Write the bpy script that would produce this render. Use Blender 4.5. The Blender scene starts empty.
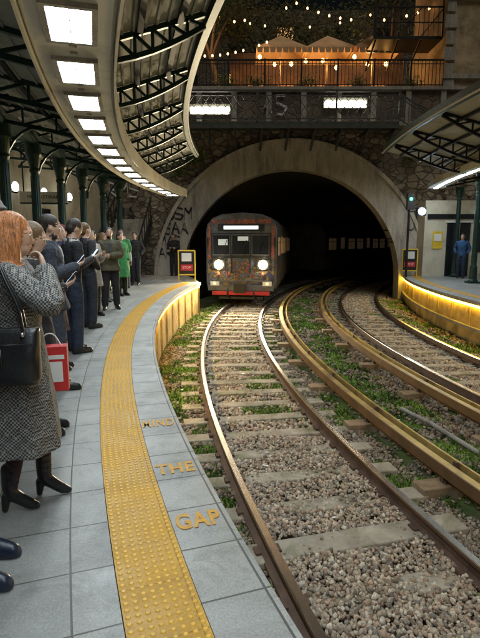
import bpy, math, random, numpy as np
from mathutils import Vector, Matrix, noise
from mathutils.kdtree import KDTree
import bmesh
random.seed(7); np.random.seed(7)
scene = bpy.context.scene
R = math.radians

# ------------------------------------------------------------------ materials
def _mat(name):
    m = bpy.data.materials.new(name); m.use_nodes = True
    nt = m.node_tree; b = nt.nodes['Principled BSDF']
    return m, nt, b
def N(nt, t, **kw):
    n = nt.nodes.new(t)
    for k, v in kw.items():
        if k in n.inputs: n.inputs[k].default_value = v
        else: setattr(n, k, v)
    return n
def c4(c): return (c[0], c[1], c[2], 1)
def mix(nt, fac, a, b, mode='MIX'):
    n = nt.nodes.new('ShaderNodeMix'); n.data_type = 'RGBA'; n.blend_type = mode
    for s, v in ((0, fac), (6, a), (7, b)):
        if hasattr(v, 'is_output'): nt.links.new(v, n.inputs[s])
        elif s == 0: n.inputs[0].default_value = v
        else: n.inputs[s].default_value = c4(v)
    return n.outputs[2]
def coords(nt, kind='Object'):
    return nt.nodes.new('ShaderNodeTexCoord').outputs[kind]
def noi(nt, vec, scale, detail=5, rough=.6, dist=0):
    n = N(nt, 'ShaderNodeTexNoise', Scale=scale, Detail=detail, Roughness=rough, Distortion=dist)
    nt.links.new(vec, n.inputs['Vector']); return n.outputs[0]
def ramp(nt, fac, stops, interp='LINEAR'):
    n = nt.nodes.new('ShaderNodeValToRGB'); n.color_ramp.interpolation = interp
    el = n.color_ramp.elements
    while len(el) < len(stops): el.new(.5)
    for e, (p, c) in zip(el, stops):
        e.position = p; e.color = c4(c) if hasattr(c, '__len__') else (c, c, c, 1)
    nt.links.new(fac, n.inputs[0]); return n.outputs[0]
def bump(nt, b, h, strength=.3, dist=.01):
    n = N(nt, 'ShaderNodeBump', Strength=strength, Distance=dist)
    nt.links.new(h, n.inputs['Height']); nt.links.new(n.outputs[0], b.inputs['Normal'])
def M(name, col, rough=.7, metal=0, var=.3, ns=3, bs=60, bstr=.3, bd=.004, dirt=None):
    m, nt, b = _mat(name); co = coords(nt)
    f = ramp(nt, noi(nt, co, ns, 4, .65), [(.3, 0.0), (.7, 1.0)])
    lo = tuple(x*(1-var) for x in col); hi = tuple(min(1, x*(1+var)) for x in col)
    c = mix(nt, f, lo, hi)
    if dirt:
        d = ramp(nt, noi(nt, co, ns*.37+.6, 6, .7, .6), [(.48, 0.0), (.68, 1.0)])
        c = mix(nt, d, c, dirt)
    nt.links.new(c, b.inputs['Base Color'])
    b.inputs['Roughness'].default_value = rough; b.inputs['Metallic'].default_value = metal
    if bstr: bump(nt, b, noi(nt, co, bs, 3), bstr, bd)
    return m
def E(name, col, s, sample=True):
    m, nt, b = _mat(name)
    b.inputs['Base Color'].default_value = c4(col)
    b.inputs['Emission Color'].default_value = c4(col); b.inputs['Emission Strength'].default_value = s
    if not sample:
        try: m.cycles.emission_sampling = 'NONE'
        except Exception: pass
    return m

def tile_mat(name, c1, c2, mortar, w, h, ms=.006, rough=.45, off=0.0, dirt=(.12,.115,.10)):
    m, nt, b = _mat(name); uv = coords(nt, 'UV'); co = coords(nt)
    br = N(nt, 'ShaderNodeTexBrick', Scale=1.0)
    br.offset = off; br.squash = 1.0
    br.inputs['Color1'].default_value = c4(c1); br.inputs['Color2'].default_value = c4(c2)
    br.inputs['Mortar'].default_value = c4(mortar); br.inputs['Mortar Size'].default_value = ms
    br.inputs['Brick Width'].default_value = w; br.inputs['Row Height'].default_value = h
    br.inputs['Mortar Smooth'].default_value = .2
    nt.links.new(uv, br.inputs['Vector'])
    d = ramp(nt, noi(nt, co, 1.3, 7, .72, .5), [(.42, 0.0), (.78, .6)])
    c = mix(nt, d, br.outputs[0], dirt)
    sp = ramp(nt, noi(nt, co, 90, 3, .6), [(.35, .78), (.7, 1.1)])
    c = mix(nt, 1.0, c, sp, 'MULTIPLY')
    c = mix(nt, ramp(nt, noi(nt, co, 3.1, 8, .8, 1.0), [(.50, 0.0), (.62, .35)]), c, dirt)
    nt.links.new(c, b.inputs['Base Color'])
    rr = ramp(nt, noi(nt, co, 4, 5), [(.3, rough-.14), (.7, rough+.2)])
    nt.links.new(rr, b.inputs['Roughness'])
    inv = N(nt, 'ShaderNodeMath', operation='SUBTRACT'); inv.inputs[0].default_value = 1
    nt.links.new(br.outputs['Fac'], inv.inputs[1])
    bump(nt, b, inv.outputs[0], .6, .004)
    return m

def rubble_mat(name, scale=2.6, base=(.16,.14,.115), hi=(.33,.29,.235), mortar=(.22,.20,.17), stain=.7):
    m, nt, b = _mat(name); co = coords(nt)
    mp = N(nt, 'ShaderNodeMapping'); mp.inputs['Scale'].default_value = (1, 1, 1.5); nt.links.new(co, mp.inputs[0])
    nn = N(nt, 'ShaderNodeTexNoise', Scale=2.0, Detail=2.0); nt.links.new(mp.outputs[0], nn.inputs['Vector'])
    vv = N(nt, 'ShaderNodeVectorMath', operation='MULTIPLY_ADD'); vv.inputs[1].default_value = (.25, .25, .25)
    nt.links.new(nn.outputs['Color'], vv.inputs[0]); nt.links.new(mp.outputs[0], vv.inputs[2])
    v1 = N(nt, 'ShaderNodeTexVoronoi', Scale=scale); nt.links.new(vv.outputs[0], v1.inputs['Vector'])
    v2 = N(nt, 'ShaderNodeTexVoronoi', Scale=scale, feature='DISTANCE_TO_EDGE'); nt.links.new(vv.outputs[0], v2.inputs['Vector'])
    sep = N(nt, 'ShaderNodeSeparateColor'); nt.links.new(v1.outputs['Color'], sep.inputs[0])
    c = mix(nt, sep.outputs[0], base, hi)
    c = mix(nt, 1.0, c, ramp(nt, noi(nt, co, 14, 6, .7), [(.3, .55), (.75, 1.15)]), 'MULTIPLY')
    e = ramp(nt, v2.outputs[0], [(.03, 0.0), (.09, 1.0)])
    c = mix(nt, e, mortar, c)
    c = mix(nt, ramp(nt, noi(nt, co, .5, 6, .7), [(.4, 0.0), (.7, stain)]), c, (.05, .045, .04))
    nt.links.new(c, b.inputs['Base Color']); b.inputs['Roughness'].default_value = .9
    h = mix(nt, .25, e, noi(nt, co, 18, 5))
    bump(nt, b, h, .9, .05)
    return m

def stain_concrete(name, col=(.40,.385,.35), dk=(.12,.11,.10)):
    m, nt, b = _mat(name); co = coords(nt)
    mp = N(nt, 'ShaderNodeMapping'); mp.inputs['Scale'].default_value = (3, 1, .6); nt.links.new(co, mp.inputs[0])
    a = ramp(nt, noi(nt, mp.outputs[0], 1.4, 8, .7, .3), [(.42, 0.0), (.7, .85)])
    c = mix(nt, a, col, dk)
    c = mix(nt, 1.0, c, ramp(nt, noi(nt, co, 25, 6, .7), [(.3, .75), (.7, 1.12)]), 'MULTIPLY')
    nt.links.new(c, b.inputs['Base Color']); b.inputs['Roughness'].default_value = .85
    bump(nt, b, noi(nt, co, 12, 8, .7), .5, .02)
    return m

def attr_mat(name, rough=.85, bs=0):
    m, nt, b = _mat(name)
    a = N(nt, 'ShaderNodeAttribute', attribute_name='Col')
    co = coords(nt)
    c = mix(nt, 1.0, a.outputs['Color'], ramp(nt, noi(nt, co, 70, 2, .7), [(.3, .65), (.7, 1.25)]), 'MULTIPLY')
    nt.links.new(c, b.inputs['Base Color']); b.inputs['Roughness'].default_value = rough
    if bs: bump(nt, b, noi(nt, co, bs, 4, .7), .9, .03)
    return m

def check_mat(name):
    m, nt, b = _mat(name); co = coords(nt)
    nn = N(nt, 'ShaderNodeTexNoise', Scale=14.0); nt.links.new(co, nn.inputs['Vector'])
    vv = N(nt, 'ShaderNodeVectorMath', operation='MULTIPLY_ADD'); vv.inputs[1].default_value = (.02, .02, .02)
    nt.links.new(nn.outputs['Color'], vv.inputs[0]); nt.links.new(co, vv.inputs[2])
    ck = N(nt, 'ShaderNodeTexChecker', Scale=105.0)
    ck.inputs['Color1'].default_value = (.40,.385,.36,1); ck.inputs['Color2'].default_value = (.03,.03,.032,1)
    nt.links.new(vv.outputs[0], ck.inputs['Vector'])
    c2 = N(nt, 'ShaderNodeTexChecker', Scale=26.0); c2.inputs['Color1'].default_value = (1,1,1,1); c2.inputs['Color2'].default_value = (.62,.62,.62,1)
    nt.links.new(vv.outputs[0], c2.inputs['Vector'])
    c = mix(nt, .2, ck.outputs[0], (.14,.135,.13))
    c = mix(nt, .7, c, c2.outputs[0], 'MULTIPLY')
    nt.links.new(c, b.inputs['Base Color']); b.inputs['Roughness'].default_value = .95
    bump(nt, b, noi(nt, co, 7, 5), .8, .05)
    return m
def hair_mat(name, col):
    m, nt, b = _mat(name); co = coords(nt)
    mp = N(nt, 'ShaderNodeMapping'); mp.inputs['Scale'].default_value = (1, 1, .12); nt.links.new(co, mp.inputs[0])
    n = noi(nt, mp.outputs[0], 130, 4, .7, .6)
    c = mix(nt, ramp(nt, n, [(.35, 0.0), (.65, 1.0)]), tuple(x*.35 for x in col), tuple(min(1, x*1.35) for x in col))
    nt.links.new(c, b.inputs['Base Color']); b.inputs['Roughness'].default_value = .42
    bump(nt, b, n, .8, .01); return m

def graffiti_mat(name, cols, scale=2.2):
    m, nt, b = _mat(name); co = coords(nt)
    n1 = noi(nt, co, scale, 1, .5, 1.6)
    st = [(i/len(cols)*.5+.27, c) for i, c in enumerate(cols)]
    c = ramp(nt, n1, st, 'CONSTANT')
    c = mix(nt, ramp(nt, noi(nt, co, 5, 6, .7), [(.45, 0.0), (.75, .8)]), c, (.04,.04,.045))
    nt.links.new(c, b.inputs['Base Color']); b.inputs['Roughness'].default_value = .45
    return m

m_tile = tile_mat('platform_tile', (.43,.43,.405), (.35,.355,.34), (.10,.10,.09), .40, .40, .005)
m_edge = tile_mat('edge_tile', (.49,.485,.46), (.42,.42,.40), (.11,.11,.10), .40, .6, .006)
m_tact = tile_mat('tactile_tile', (.70,.385,.05), (.63,.345,.045), (.36,.19,.03), .32, .32, .003, rough=.5, dirt=(.33,.18,.04))
m_stud = M('tactile_stud', (.76,.44,.06), .45, 0, .15, 4, 50, .1)
m_conc = stain_concrete('concrete')
m_ring = stain_concrete('arch_render', (.56,.53,.475), (.22,.20,.18))
m_rub = rubble_mat('rubble_masonry', 2.9, (.21,.18,.14), (.50,.44,.35), (.12,.105,.085), .5)
m_rub2 = rubble_mat('rubble_dark', 2.0, (.12,.10,.08), (.24,.20,.155), (.14,.12,.09), .6)
m_gravel = attr_mat('ballast_stone')
m_soil = attr_mat('trackbed_soil', .95, 22)
m_ground = M('ground_soil', (.085,.07,.05), .95)
m_grass = attr_mat('grass_blade', .7)
m_leaf = attr_mat('leaf', .6)
m_sleeper = M('sleeper_concrete', (.36,.32,.26), .9, 0, .3, 4, 40, .6, .008, dirt=(.15,.15,.075))
m_wood = M('sleeper_timber', (.28,.205,.13), .85, 0, .35, 6, 40, .6, .006)
m_rust = M('rail_rust', (.10,.06,.042), .75, .1, .4, 5, 80, .4, .003)
m_steel = M('rail_head', (.66,.63,.59), .26, 1, .15, 3, 90, .1, .001)
m_board = M('cover_board', (.58,.41,.13), .42, .25, .25, 2, 40, .3, .003, dirt=(.20,.13,.06))
m_board2 = M('cover_board_side', (.16,.095,.05), .55, .2, .3, 2, 40, .4, .004)
m_green = M('iron_green', (.016,.045,.038), .4, .3, .3, 6, 30, .2, .003)
m_dark = M('dark_iron', (.018,.02,.021), .5, .4, .3, 5, 30, .2, .003)
m_cream = M('cream_paint', (.60,.57,.46), .5, 0, .12, 1.5, 20, .15, .003, dirt=(.40,.36,.27))
m_ceil = M('ceiling_sheet', (.30,.31,.27), .8, 0, .15, 1.2, 20, .1, .003, dirt=(.20,.19,.155))
m_house = M('lamp_housing', (.60,.595,.51), .4, .1, .08, 1.5, 15, .1, .002, dirt=(.36,.34,.27))
m_panel = E('fluorescent_diffuser', (.84,.95,1.0), 36)
m_yface = M('platform_face', (.56,.40,.14), .8, 0, .35, 2, 25, .6, .015, dirt=(.24,.16,.06))
m_led = E('led_strip', (1.0,.62,.05), 26)
m_black = M('black_plastic', (.012,.012,.013), .4, 0, .2, 5, 60, .1)
m_glass = M('dark_glass', (.015,.018,.022), .08, .0, .2, 1, 10, 0)
m_white = M('white_paint', (.75,.75,.73), .5, 0, .08, 3, 30, .1)
m_yel = M('yellow_paint', (.75,.52,.04), .5, 0, .15, 4, 40, .1)
m_red = M('red_paint', (.55,.03,.03), .5, 0, .15, 4, 40, .1)
m_paintmark = M('worn_ochre_paint', (.66,.33,.035), .55, 0, .2, 14, 60, .1, dirt=(.50,.34,.15))

# ------------------------------------------------------------------ mesh building
class MB:
    def __init__(s): s.v = []; s.f = []; s.m = []
    def add(s, vs, fs, m=0):
        o = len(s.v); s.v += [tuple(p) for p in vs]
        s.f += [tuple(i+o for i in f) for f in fs]; s.m += [m]*len(fs)
    def box(s, c, sz, m=0, rz=0, mat=None):
        hx, hy, hz = sz[0]/2, sz[1]/2, sz[2]/2
        vs = [Vector((x, y, z)) for x in (-hx, hx) for y in (-hy, hy) for z in (-hz, hz)]
        if rz: vs = [Matrix.Rotation(rz, 3, 'Z') @ v for v in vs]
        vs = [v+Vector(c) for v in vs]
        s.add(vs, [(0,1,3,2),(4,6,7,5),(0,4,5,1),(2,3,7,6),(0,2,6,4),(1,5,7,3)], m)
    def beam(s, p0, p1, w, h, m=0):
        p0 = Vector(p0); p1 = Vector(p1); d = (p1-p0)
        if d.length < 1e-6: return
        d.normalize(); up = Vector((0,0,1)) if abs(d.z) < .95 else Vector((0,1,0))
        sd = d.cross(up).normalized(); u2 = sd.cross(d)
        vs = []
        for p in (p0, p1):
            for a, b in ((-1,-1),(1,-1),(1,1),(-1,1)): vs.append(p+sd*a*w/2+u2*b*h/2)
        s.add(vs, [(0,1,2,3),(7,6,5,4),(0,4,5,1),(1,5,6,2),(2,6,7,3),(3,7,4,0)], m)
    def rings(s, rs, m=0, caps=True):
        n = len(rs[0]); vs = [p for r in rs for p in r]; fs = []
        for i in range(len(rs)-1):
            for j in range(n):
                k = (j+1) % n; fs.append((i*n+j, i*n+k, (i+1)*n+k, (i+1)*n+j))
        if caps: fs += [tuple(range(n-1, -1, -1)), tuple((len(rs)-1)*n+j for j in range(n))]
        s.add(vs, fs, m)
    def lathe(s, c, prof, n=14, m=0):
        rs = [[Vector(c)+Vector((r*math.cos(2*math.pi*j/n), r*math.sin(2*math.pi*j/n), z)) for j in range(n)] for r, z in prof]
        s.rings(rs, m)
    def tube(s, pts, rads, n=12, m=0, step=.05):
        v, f = tubemesh(pts, rads, n, step); s.add(v, f, m)
    def ell(s, c, r, n=14, k=10, m=0):
        v, f = ellmesh(c, r, n, k); s.add(v, f, m)
    def obj(s, name, mats, parent=None, smooth=False, bevel=0, loc=None, rz=0):
        me = bpy.data.meshes.new(name); me.from_pydata(s.v, [], s.f)
        for m in mats: me.materials.append(m)
        me.polygons.foreach_set('material_index', s.m)
        bm = bmesh.new(); bm.from_mesh(me); bmesh.ops.recalc_face_normals(bm, faces=bm.faces); bm.to_mesh(me); bm.free()
        if smooth: me.polygons.foreach_set('use_smooth', [True]*len(me.polygons))
        me.update()
        o = bpy.data.objects.new(name, me); scene.collection.objects.link(o)
        if parent: o.parent = parent
        if loc: o.location = loc
        if rz: o.rotation_euler = (0, 0, rz)
        if bevel:
            b = o.modifiers.new('bevel', 'BEVEL'); b.width = bevel; b.segments = 2; b.limit_method = 'ANGLE'
        return o

def densify(pts, rads, step):
    P = []; Q = []
    for i in range(len(pts)-1):
        a = Vector(pts[i]); b = Vector(pts[i+1]); n = max(1, int((b-a).length/step+.5))
        for k in range(n):
            t = k/n; P.append(a.lerp(b, t)); Q.append(rads[i]*(1-t)+rads[i+1]*t)
    P.append(Vector(pts[-1])); Q.append(rads[-1]); return P, Q
def tubemesh(pts, rads, n=12, step=.05):
    P, Q = densify(pts, rads, step)
    if len(P) > 4:
        for _ in range(2):
            P = [P[0]]+[(P[i-1]+P[i]*2+P[i+1])/4 for i in range(1, len(P)-1)]+[P[-1]]
    d0 = (P[1]-P[0]).normalized(); d1 = (P[-1]-P[-2]).normalized()
    P = [P[0]-d0*Q[0]*.8, P[0]-d0*Q[0]*.5]+P+[P[-1]+d1*Q[-1]*.5, P[-1]+d1*Q[-1]*.8]
    Q = [Q[0]*.45, Q[0]*.85]+Q+[Q[-1]*.85, Q[-1]*.45]
    vs = []; fs = []; side = None
    for i, p in enumerate(P):
        d = (P[min(i+1, len(P)-1)]-P[max(i-1, 0)]).normalized()
        if side is None:
            side = d.cross(Vector((0, 1, .01)) if abs(d.y) < .9 else Vector((1, 0, 0))).normalized()
        side = (side-d*side.dot(d)).normalized(); u = d.cross(side)
        for j in range(n):
            a = 2*math.pi*j/n; vs.append(p+side*math.cos(a)*Q[i]+u*math.sin(a)*Q[i])
    for i in range(len(P)-1):
        for j in range(n):
            k = (j+1) % n; fs.append((i*n+j, i*n+k, (i+1)*n+k, (i+1)*n+j))
    fs += [tuple(range(n-1, -1, -1)), tuple((len(P)-1)*n+j for j in range(n))]
    return vs, fs
def ellmesh(c, r, n=14, k=10):
    c = Vector(c); vs = []; fs = []
    for i in range(1, k):
        t = math.pi*i/k
        for j in range(n):
            a = 2*math.pi*j/n
            vs.append(c+Vector((r[0]*math.sin(t)*math.cos(a), r[1]*math.sin(t)*math.sin(a), r[2]*math.cos(t))))
    top = len(vs); vs.append(c+Vector((0, 0, r[2]))); vs.append(c-Vector((0, 0, r[2])))
    for i in range(k-2):
        for j in range(n):
            q = (j+1) % n; fs.append((i*n+j, (i+1)*n+j, (i+1)*n+q, i*n+q))
    for j in range(n):
        q = (j+1) % n; fs.append((top, j, q)); fs.append((top+1, (k-2)*n+q, (k-2)*n+j))
    return vs, fs
def empty(name, loc=(0,0,0), rz=0):
    o = bpy.data.objects.new(name, None); scene.collection.objects.link(o)
    o.location = loc; o.rotation_euler = (0, 0, rz); o.empty_display_size = .2; return o

# two families of concentric curves : tracks (A) and left platform (B)
def A(r, ph, z): return Vector((37.83-r*math.cos(ph), 13+r*math.sin(ph), z))
def B(q, ph, z): r = 32.8+q; return Vector((31-r*math.cos(ph), 13+r*math.sin(ph), z))
def pA(y, r=38.): return math.asin((y-13)/r)
def pB(y, q=0.): return math.asin((y-13)/(32.8+q))
def sweep(name, F, prof, p0, p1, step, mat, parent=None, rref=35., closed=True):
    n = max(2, int(abs(p1-p0)*rref/step)); vs = []; fs = []; k = len(prof); uvs = []
    for i in range(n+1):
        ph = p0+(p1-p0)*i/n
        for r, z in prof: vs.append(F(r, ph, z)); uvs.append((ph*rref, r+z))
    for i in range(n):
        for j in range(k if closed else k-1):
            q = (j+1) % k; fs.append((i*k+j, i*k+q, (i+1)*k+q, (i+1)*k+j))
    if closed: fs += [tuple(range(k-1, -1, -1)), tuple(n*k+j for j in range(k))]
    me = bpy.data.meshes.new(name); me.from_pydata([tuple(v) for v in vs], [], fs); me.materials.append(mat)
    uvl = me.uv_layers.new(name='UVMap')
    li = np.empty(len(me.loops), dtype=np.int32); me.loops.foreach_get('vertex_index', li)
    uvl.data.foreach_set('uv', np.array(uvs, dtype=np.float32)[li].ravel())
    bm = bmesh.new(); bm.from_mesh(me); bmesh.ops.recalc_face_normals(bm, faces=bm.faces); bm.to_mesh(me); bm.free()
    o = bpy.data.objects.new(name, me); scene.collection.objects.link(o)
    if parent: o.parent = parent
    return o
def rect(r0, r1, z0, z1): return [(r0, z0), (r1, z0), (r1, z1), (r0, z1)]

def bigmesh(name, V, F, col, mat):
    nv = len(V); nf = len(F); k = F.shape[1]
    me = bpy.data.meshes.new(name); me.vertices.add(nv); me.vertices.foreach_set('co', V.astype(np.float32).ravel())
    me.loops.add(nf*k); me.loops.foreach_set('vertex_index', F.astype(np.int32).ravel())
    me.polygons.add(nf); me.polygons.foreach_set('loop_start', (np.arange(nf)*k).astype(np.int32))
    try: me.polygons.foreach_set('loop_total', np.full(nf, k, dtype=np.int32))
    except Exception: pass
    me.update(calc_edges=True)
    ca = me.color_attributes.new(name='Col', type='FLOAT_COLOR', domain='POINT')
    ca.data.foreach_set('color', np.concatenate([col, np.ones((nv, 1))], 1).astype(np.float32).ravel())
    me.materials.append(mat)
    o = bpy.data.objects.new(name, me); scene.collection.objects.link(o); return o

def text(name, body, size, mw, mat, parent=None, sx=1, ext=.001, bold=0):
    cu = bpy.data.curves.new(name, 'FONT'); cu.body = body; cu.size = size; cu.align_x = 'CENTER'; cu.align_y = 'CENTER'; cu.extrude = ext; cu.offset = bold
    if bold: cu.space_character = 1.12
    o = bpy.data.objects.new(name+'_tmp', cu); scene.collection.objects.link(o)
    dg = bpy.context.evaluated_depsgraph_get(); me = bpy.data.meshes.new_from_object(o.evaluated_get(dg))
    bpy.data.objects.remove(o)
    me.materials.clear(); me.materials.append(mat); me.name = name
    t = bpy.data.objects.new(name, me); scene.collection.objects.link(t)
    if parent: t.parent = parent
    t.matrix_local = mw @ Matrix.Diagonal((sx, 1, 1, 1)); return t

# ------------------------------------------------------------------ ground, platforms, track
g = MB(); g.add([(-150,-60,-1.35),(150,-60,-1.35),(150,300,-1.35),(-150,300,-1.35)], [(0,1,2,3)]); g.obj('ground', [m_ground])

def nz(x, y, s, o=0): return noise.noise(Vector((x*s, y*s, o)))
def greenness(r, x, y):
    n = 1.25*nz(x, y, .9, 3)+.8*nz(x, y, 2.7, 9)+.45*nz(x, y, 7, 5)
    if r > 38.8: base = .62 if y > 3.2 else .1
    elif r > 38.66: base = .15
    elif r > 37.34: base = (-.22 if 6 < y < 17 else -.6) if y > 4.6 else -1.4
    elif r > 36.75: base = .12
    elif r > 35.4: base = .58
    elif r > 34.4: base = -.1
    elif r > 33.1: base = -.45
    else: base = .35
    return base+n
nr, ny = 110, 260; V = []; C = []
for i in range(ny):
    ph = pA(-8)+(.9-pA(-8))*(i/(ny-1))
    for j in range(nr):
        r = 31.6+9.0*j/(nr-1); p = A(r, ph, 0); gq = max(0, min(1, (greenness(r, p.x, p.y)+.1)*1.6)); t = .5+nz(p.x, p.y, 6, 2)
        V.append((p.x, p.y, -1.12+.02*nz(p.x, p.y, 3)+.03*gq*(.5+nz(p.x, p.y, 5, 8)*1.5)))
        C.append(tuple(a*(1-gq)+b*gq for a, b in zip((.13,.105,.075), (.045+.03*t,.07+.04*t,.018))))
F = np.array([(i*nr+j, i*nr+j+1, (i+1)*nr+j+1, (i+1)*nr+j) for i in range(ny-1) for j in range(nr-1)])
tb = bigmesh('trackbed', np.array(V), F, np.array(C), m_soil)

pf = empty('station_platform'); e0, e1 = pB(-6), pB(17.9)
sweep('platform_body', B, rect(.06, 5.2, -1.3, -.07), e0, e1, .4, m_yface, pf)
sweep('edge_coping', B, rect(-.03, .285, -.10, 0), e0, e1, .3, m_edge, pf)
sweep('tactile_strip', B, rect(.289, .605, -.06, .003), e0, e1, .3, m_tact, pf, rref=33.2)
sweep('paving', B, rect(.609, 5.2, -.06, 0), e0, e1, .3, m_tile, pf)
st = MB(); s = e0*33.25
while s < e1*33.25:
    ph = s/33.25
    if B(.4, ph, 0).y > .8:
        far = B(.4, ph, 0).y > 7
        for k in range(8):
            c = B(.309+.0395*k, ph, .003); n = 4 if far else 8
            rs = [[c+Vector((rr*math.cos(6.283*j/n), rr*math.sin(6.283*j/n), z)) for j in range(n)] for rr, z in ((.0125,0),(.0085,.0045))]
            st.rings(rs)
    s += .04
st.obj('tactile_studs', [m_stud], pf)
pe = MB()
P0 = B(0, e1, 0); P1 = B(5.2, e1, 0)
def prism(mb, poly, z0, z1, m=0):
    n = len(poly); mb.add([(p[0], p[1], z0) for p in poly]+[(p[0], p[1], z1) for p in poly],
      [tuple(range(n-1,-1,-1)), tuple(range(n,2*n))]+[(i,(i+1)%n,(i+1)%n+n,i+n) for i in range(n)], m)
prism(pe, [(P0.x-.02, P0.y+.003), (-1.75, 19.6), (-2.35, 21.75), (-9.5, 21.75), (P1.x, P1.y+.003)], -1.3, -.004)
pe.obj('platform_end', [m_conc], pf)
sweep('led_strip', B, rect(.0, .045, -.17, -.125), pB(6.5), e1-.002, .6, m_led, pf)
rb_ = MB(); s = pB(6.0)
while s < e1: rb_.box(B(.045, s, -.65), (.03, .10, 1.0), 0, -s); s += 1.1/33
rb_.obj('face_piers', [m_yface], pf)
mk = empty('mind_the_gap_marking')
for w, y, sz, sx in (('MIND', 3.95, .21, .46), ('THE', 3.12, .20, .64), ('GAP', 2.5, .20, .60)):
    ph = pB(y, .15); p = B(.145, ph, .0045)
    text('word_'+w.lower(), w, sz, Matrix.Translation(p) @ Matrix.Rotation(-ph*.9, 4, 'Z'), m_paintmark, mk, sx, .0008, .006)

pr = empty('station_platform'); f0, f1 = math.asin(-13/31.95), .34
sweep('platform_body', A, rect(25.5, 31.89, -1.3, -.07), f0, f1, .4, m_yface, pr)
sweep('edge_coping', A, rect(31.66, 31.98, -.10, 0), f0, f1, .3, m_edge, pr)
sweep('tactile_strip', A, rect(31.34, 31.656, -.06, .003), f0, f1, .3, m_tact, pr)
sweep('paving', A, rect(25.5, 31.336, -.06, 0), f0, f1, .3, m_tile, pr)
sweep('led_strip', A, rect(31.91, 31.955, -.17, -.125), f0, f1, .6, m_led, pr)
sweep('face_ledge', A, rect(31.9, 32.0, -.75, -.68), f0, f1, .3, m_conc, pr)
rb_ = MB(); s = f0
while s < f1: rb_.box(A(31.91, s, -.4), (.03, .10, .5), 0, -s); s += 1.1/32
rb_.obj('face_piers', [m_yface], pr)

RAILS = [38.72, 37.28, 34.5, 33.06]
def track(name, rl, rr, cen, third):
    t = empty(name)
    for i, r in enumerate((rl, rr)):
        sweep('rail_%d' % (i+1), A, [(r-.07,-1.05),(r+.07,-1.05),(r+.068,-1.035),(r+.012,-1.02),(r+.012,-.945),(r+.036,-.935),(r+.036,-.908),(r-.036,-.908),(r-.036,-.935),(r-.012,-.945),(r-.012,-1.02),(r-.068,-1.035)], pA(-6), .85, .25, m_rust, t)
        sweep('rail_head_%d' % (i+1), A, [(r-.033,-.9085),(r+.033,-.9085),(r+.029,-.898),(r-.029,-.898)], pA(-6), .85, .25, m_steel, t)
    sweep('conductor_rail', A, rect(third-.03, third+.03, -.96, -.86), pA(-6), .8, .3, m_rust, t)
    sweep('cover_top', A, rect(third-.02, third+.065, -.80, -.78), pA(-6), .8, .3, m_board, t)
    sweep('cover_side', A, rect(third+.067, third+.085, -.90, -.777), pA(-6), .8, .3, m_board2, t)
    sweep('cover_guard', A, rect(third-.15, third-.125, -.88, -.78), pA(-6), .8, .3, m_board, t)
    sl = MB(); wb = MB(); br = MB(); k = 0
    ph = pA(3.95, cen)-.62/cen*8
    while ph < .6:
        L = 2.25; big = abs(A(cen, ph, 0).y-3.95) < .1
        c = A(cen, ph, -1.115+ (.012 if big else 0)+random.uniform(-.006, .004))
        sl.box(c, (L, .27 if big else .22, .14), 0, -ph+random.uniform(-.02, .02))
        if k % 3 == 0:
            wb.box(A(third+.02, ph, -1.06), (.62, .22, .16), 0, -ph)
            br.box(A(third, ph, -.97), (.10, .10, .05), 0, -ph); br.box(A(third-.09, ph, -.89), (.03, .05, .24), 0, -ph)
            br.box(A(third+.05, ph, -.89), (.02, .05, .2), 0, -ph)
        for r in (rl, rr):
            for sg in (-1, 1): br.box(A(r+sg*.085, ph, -1.03), (.05, .10, .035), 0, -ph)
        ph += .62/cen; k += 1
    sl.obj('sleepers', [m_sleeper], t, bevel=.012); wb.obj('timber_blocks', [m_wood], t, bevel=.01); br.obj('brackets', [m_rust], t)
track('railway_track', RAILS[0], RAILS[1], 38.0, 36.60)
track('railway_track', RAILS[2], RAILS[3], 33.78, 35.2)

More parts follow.
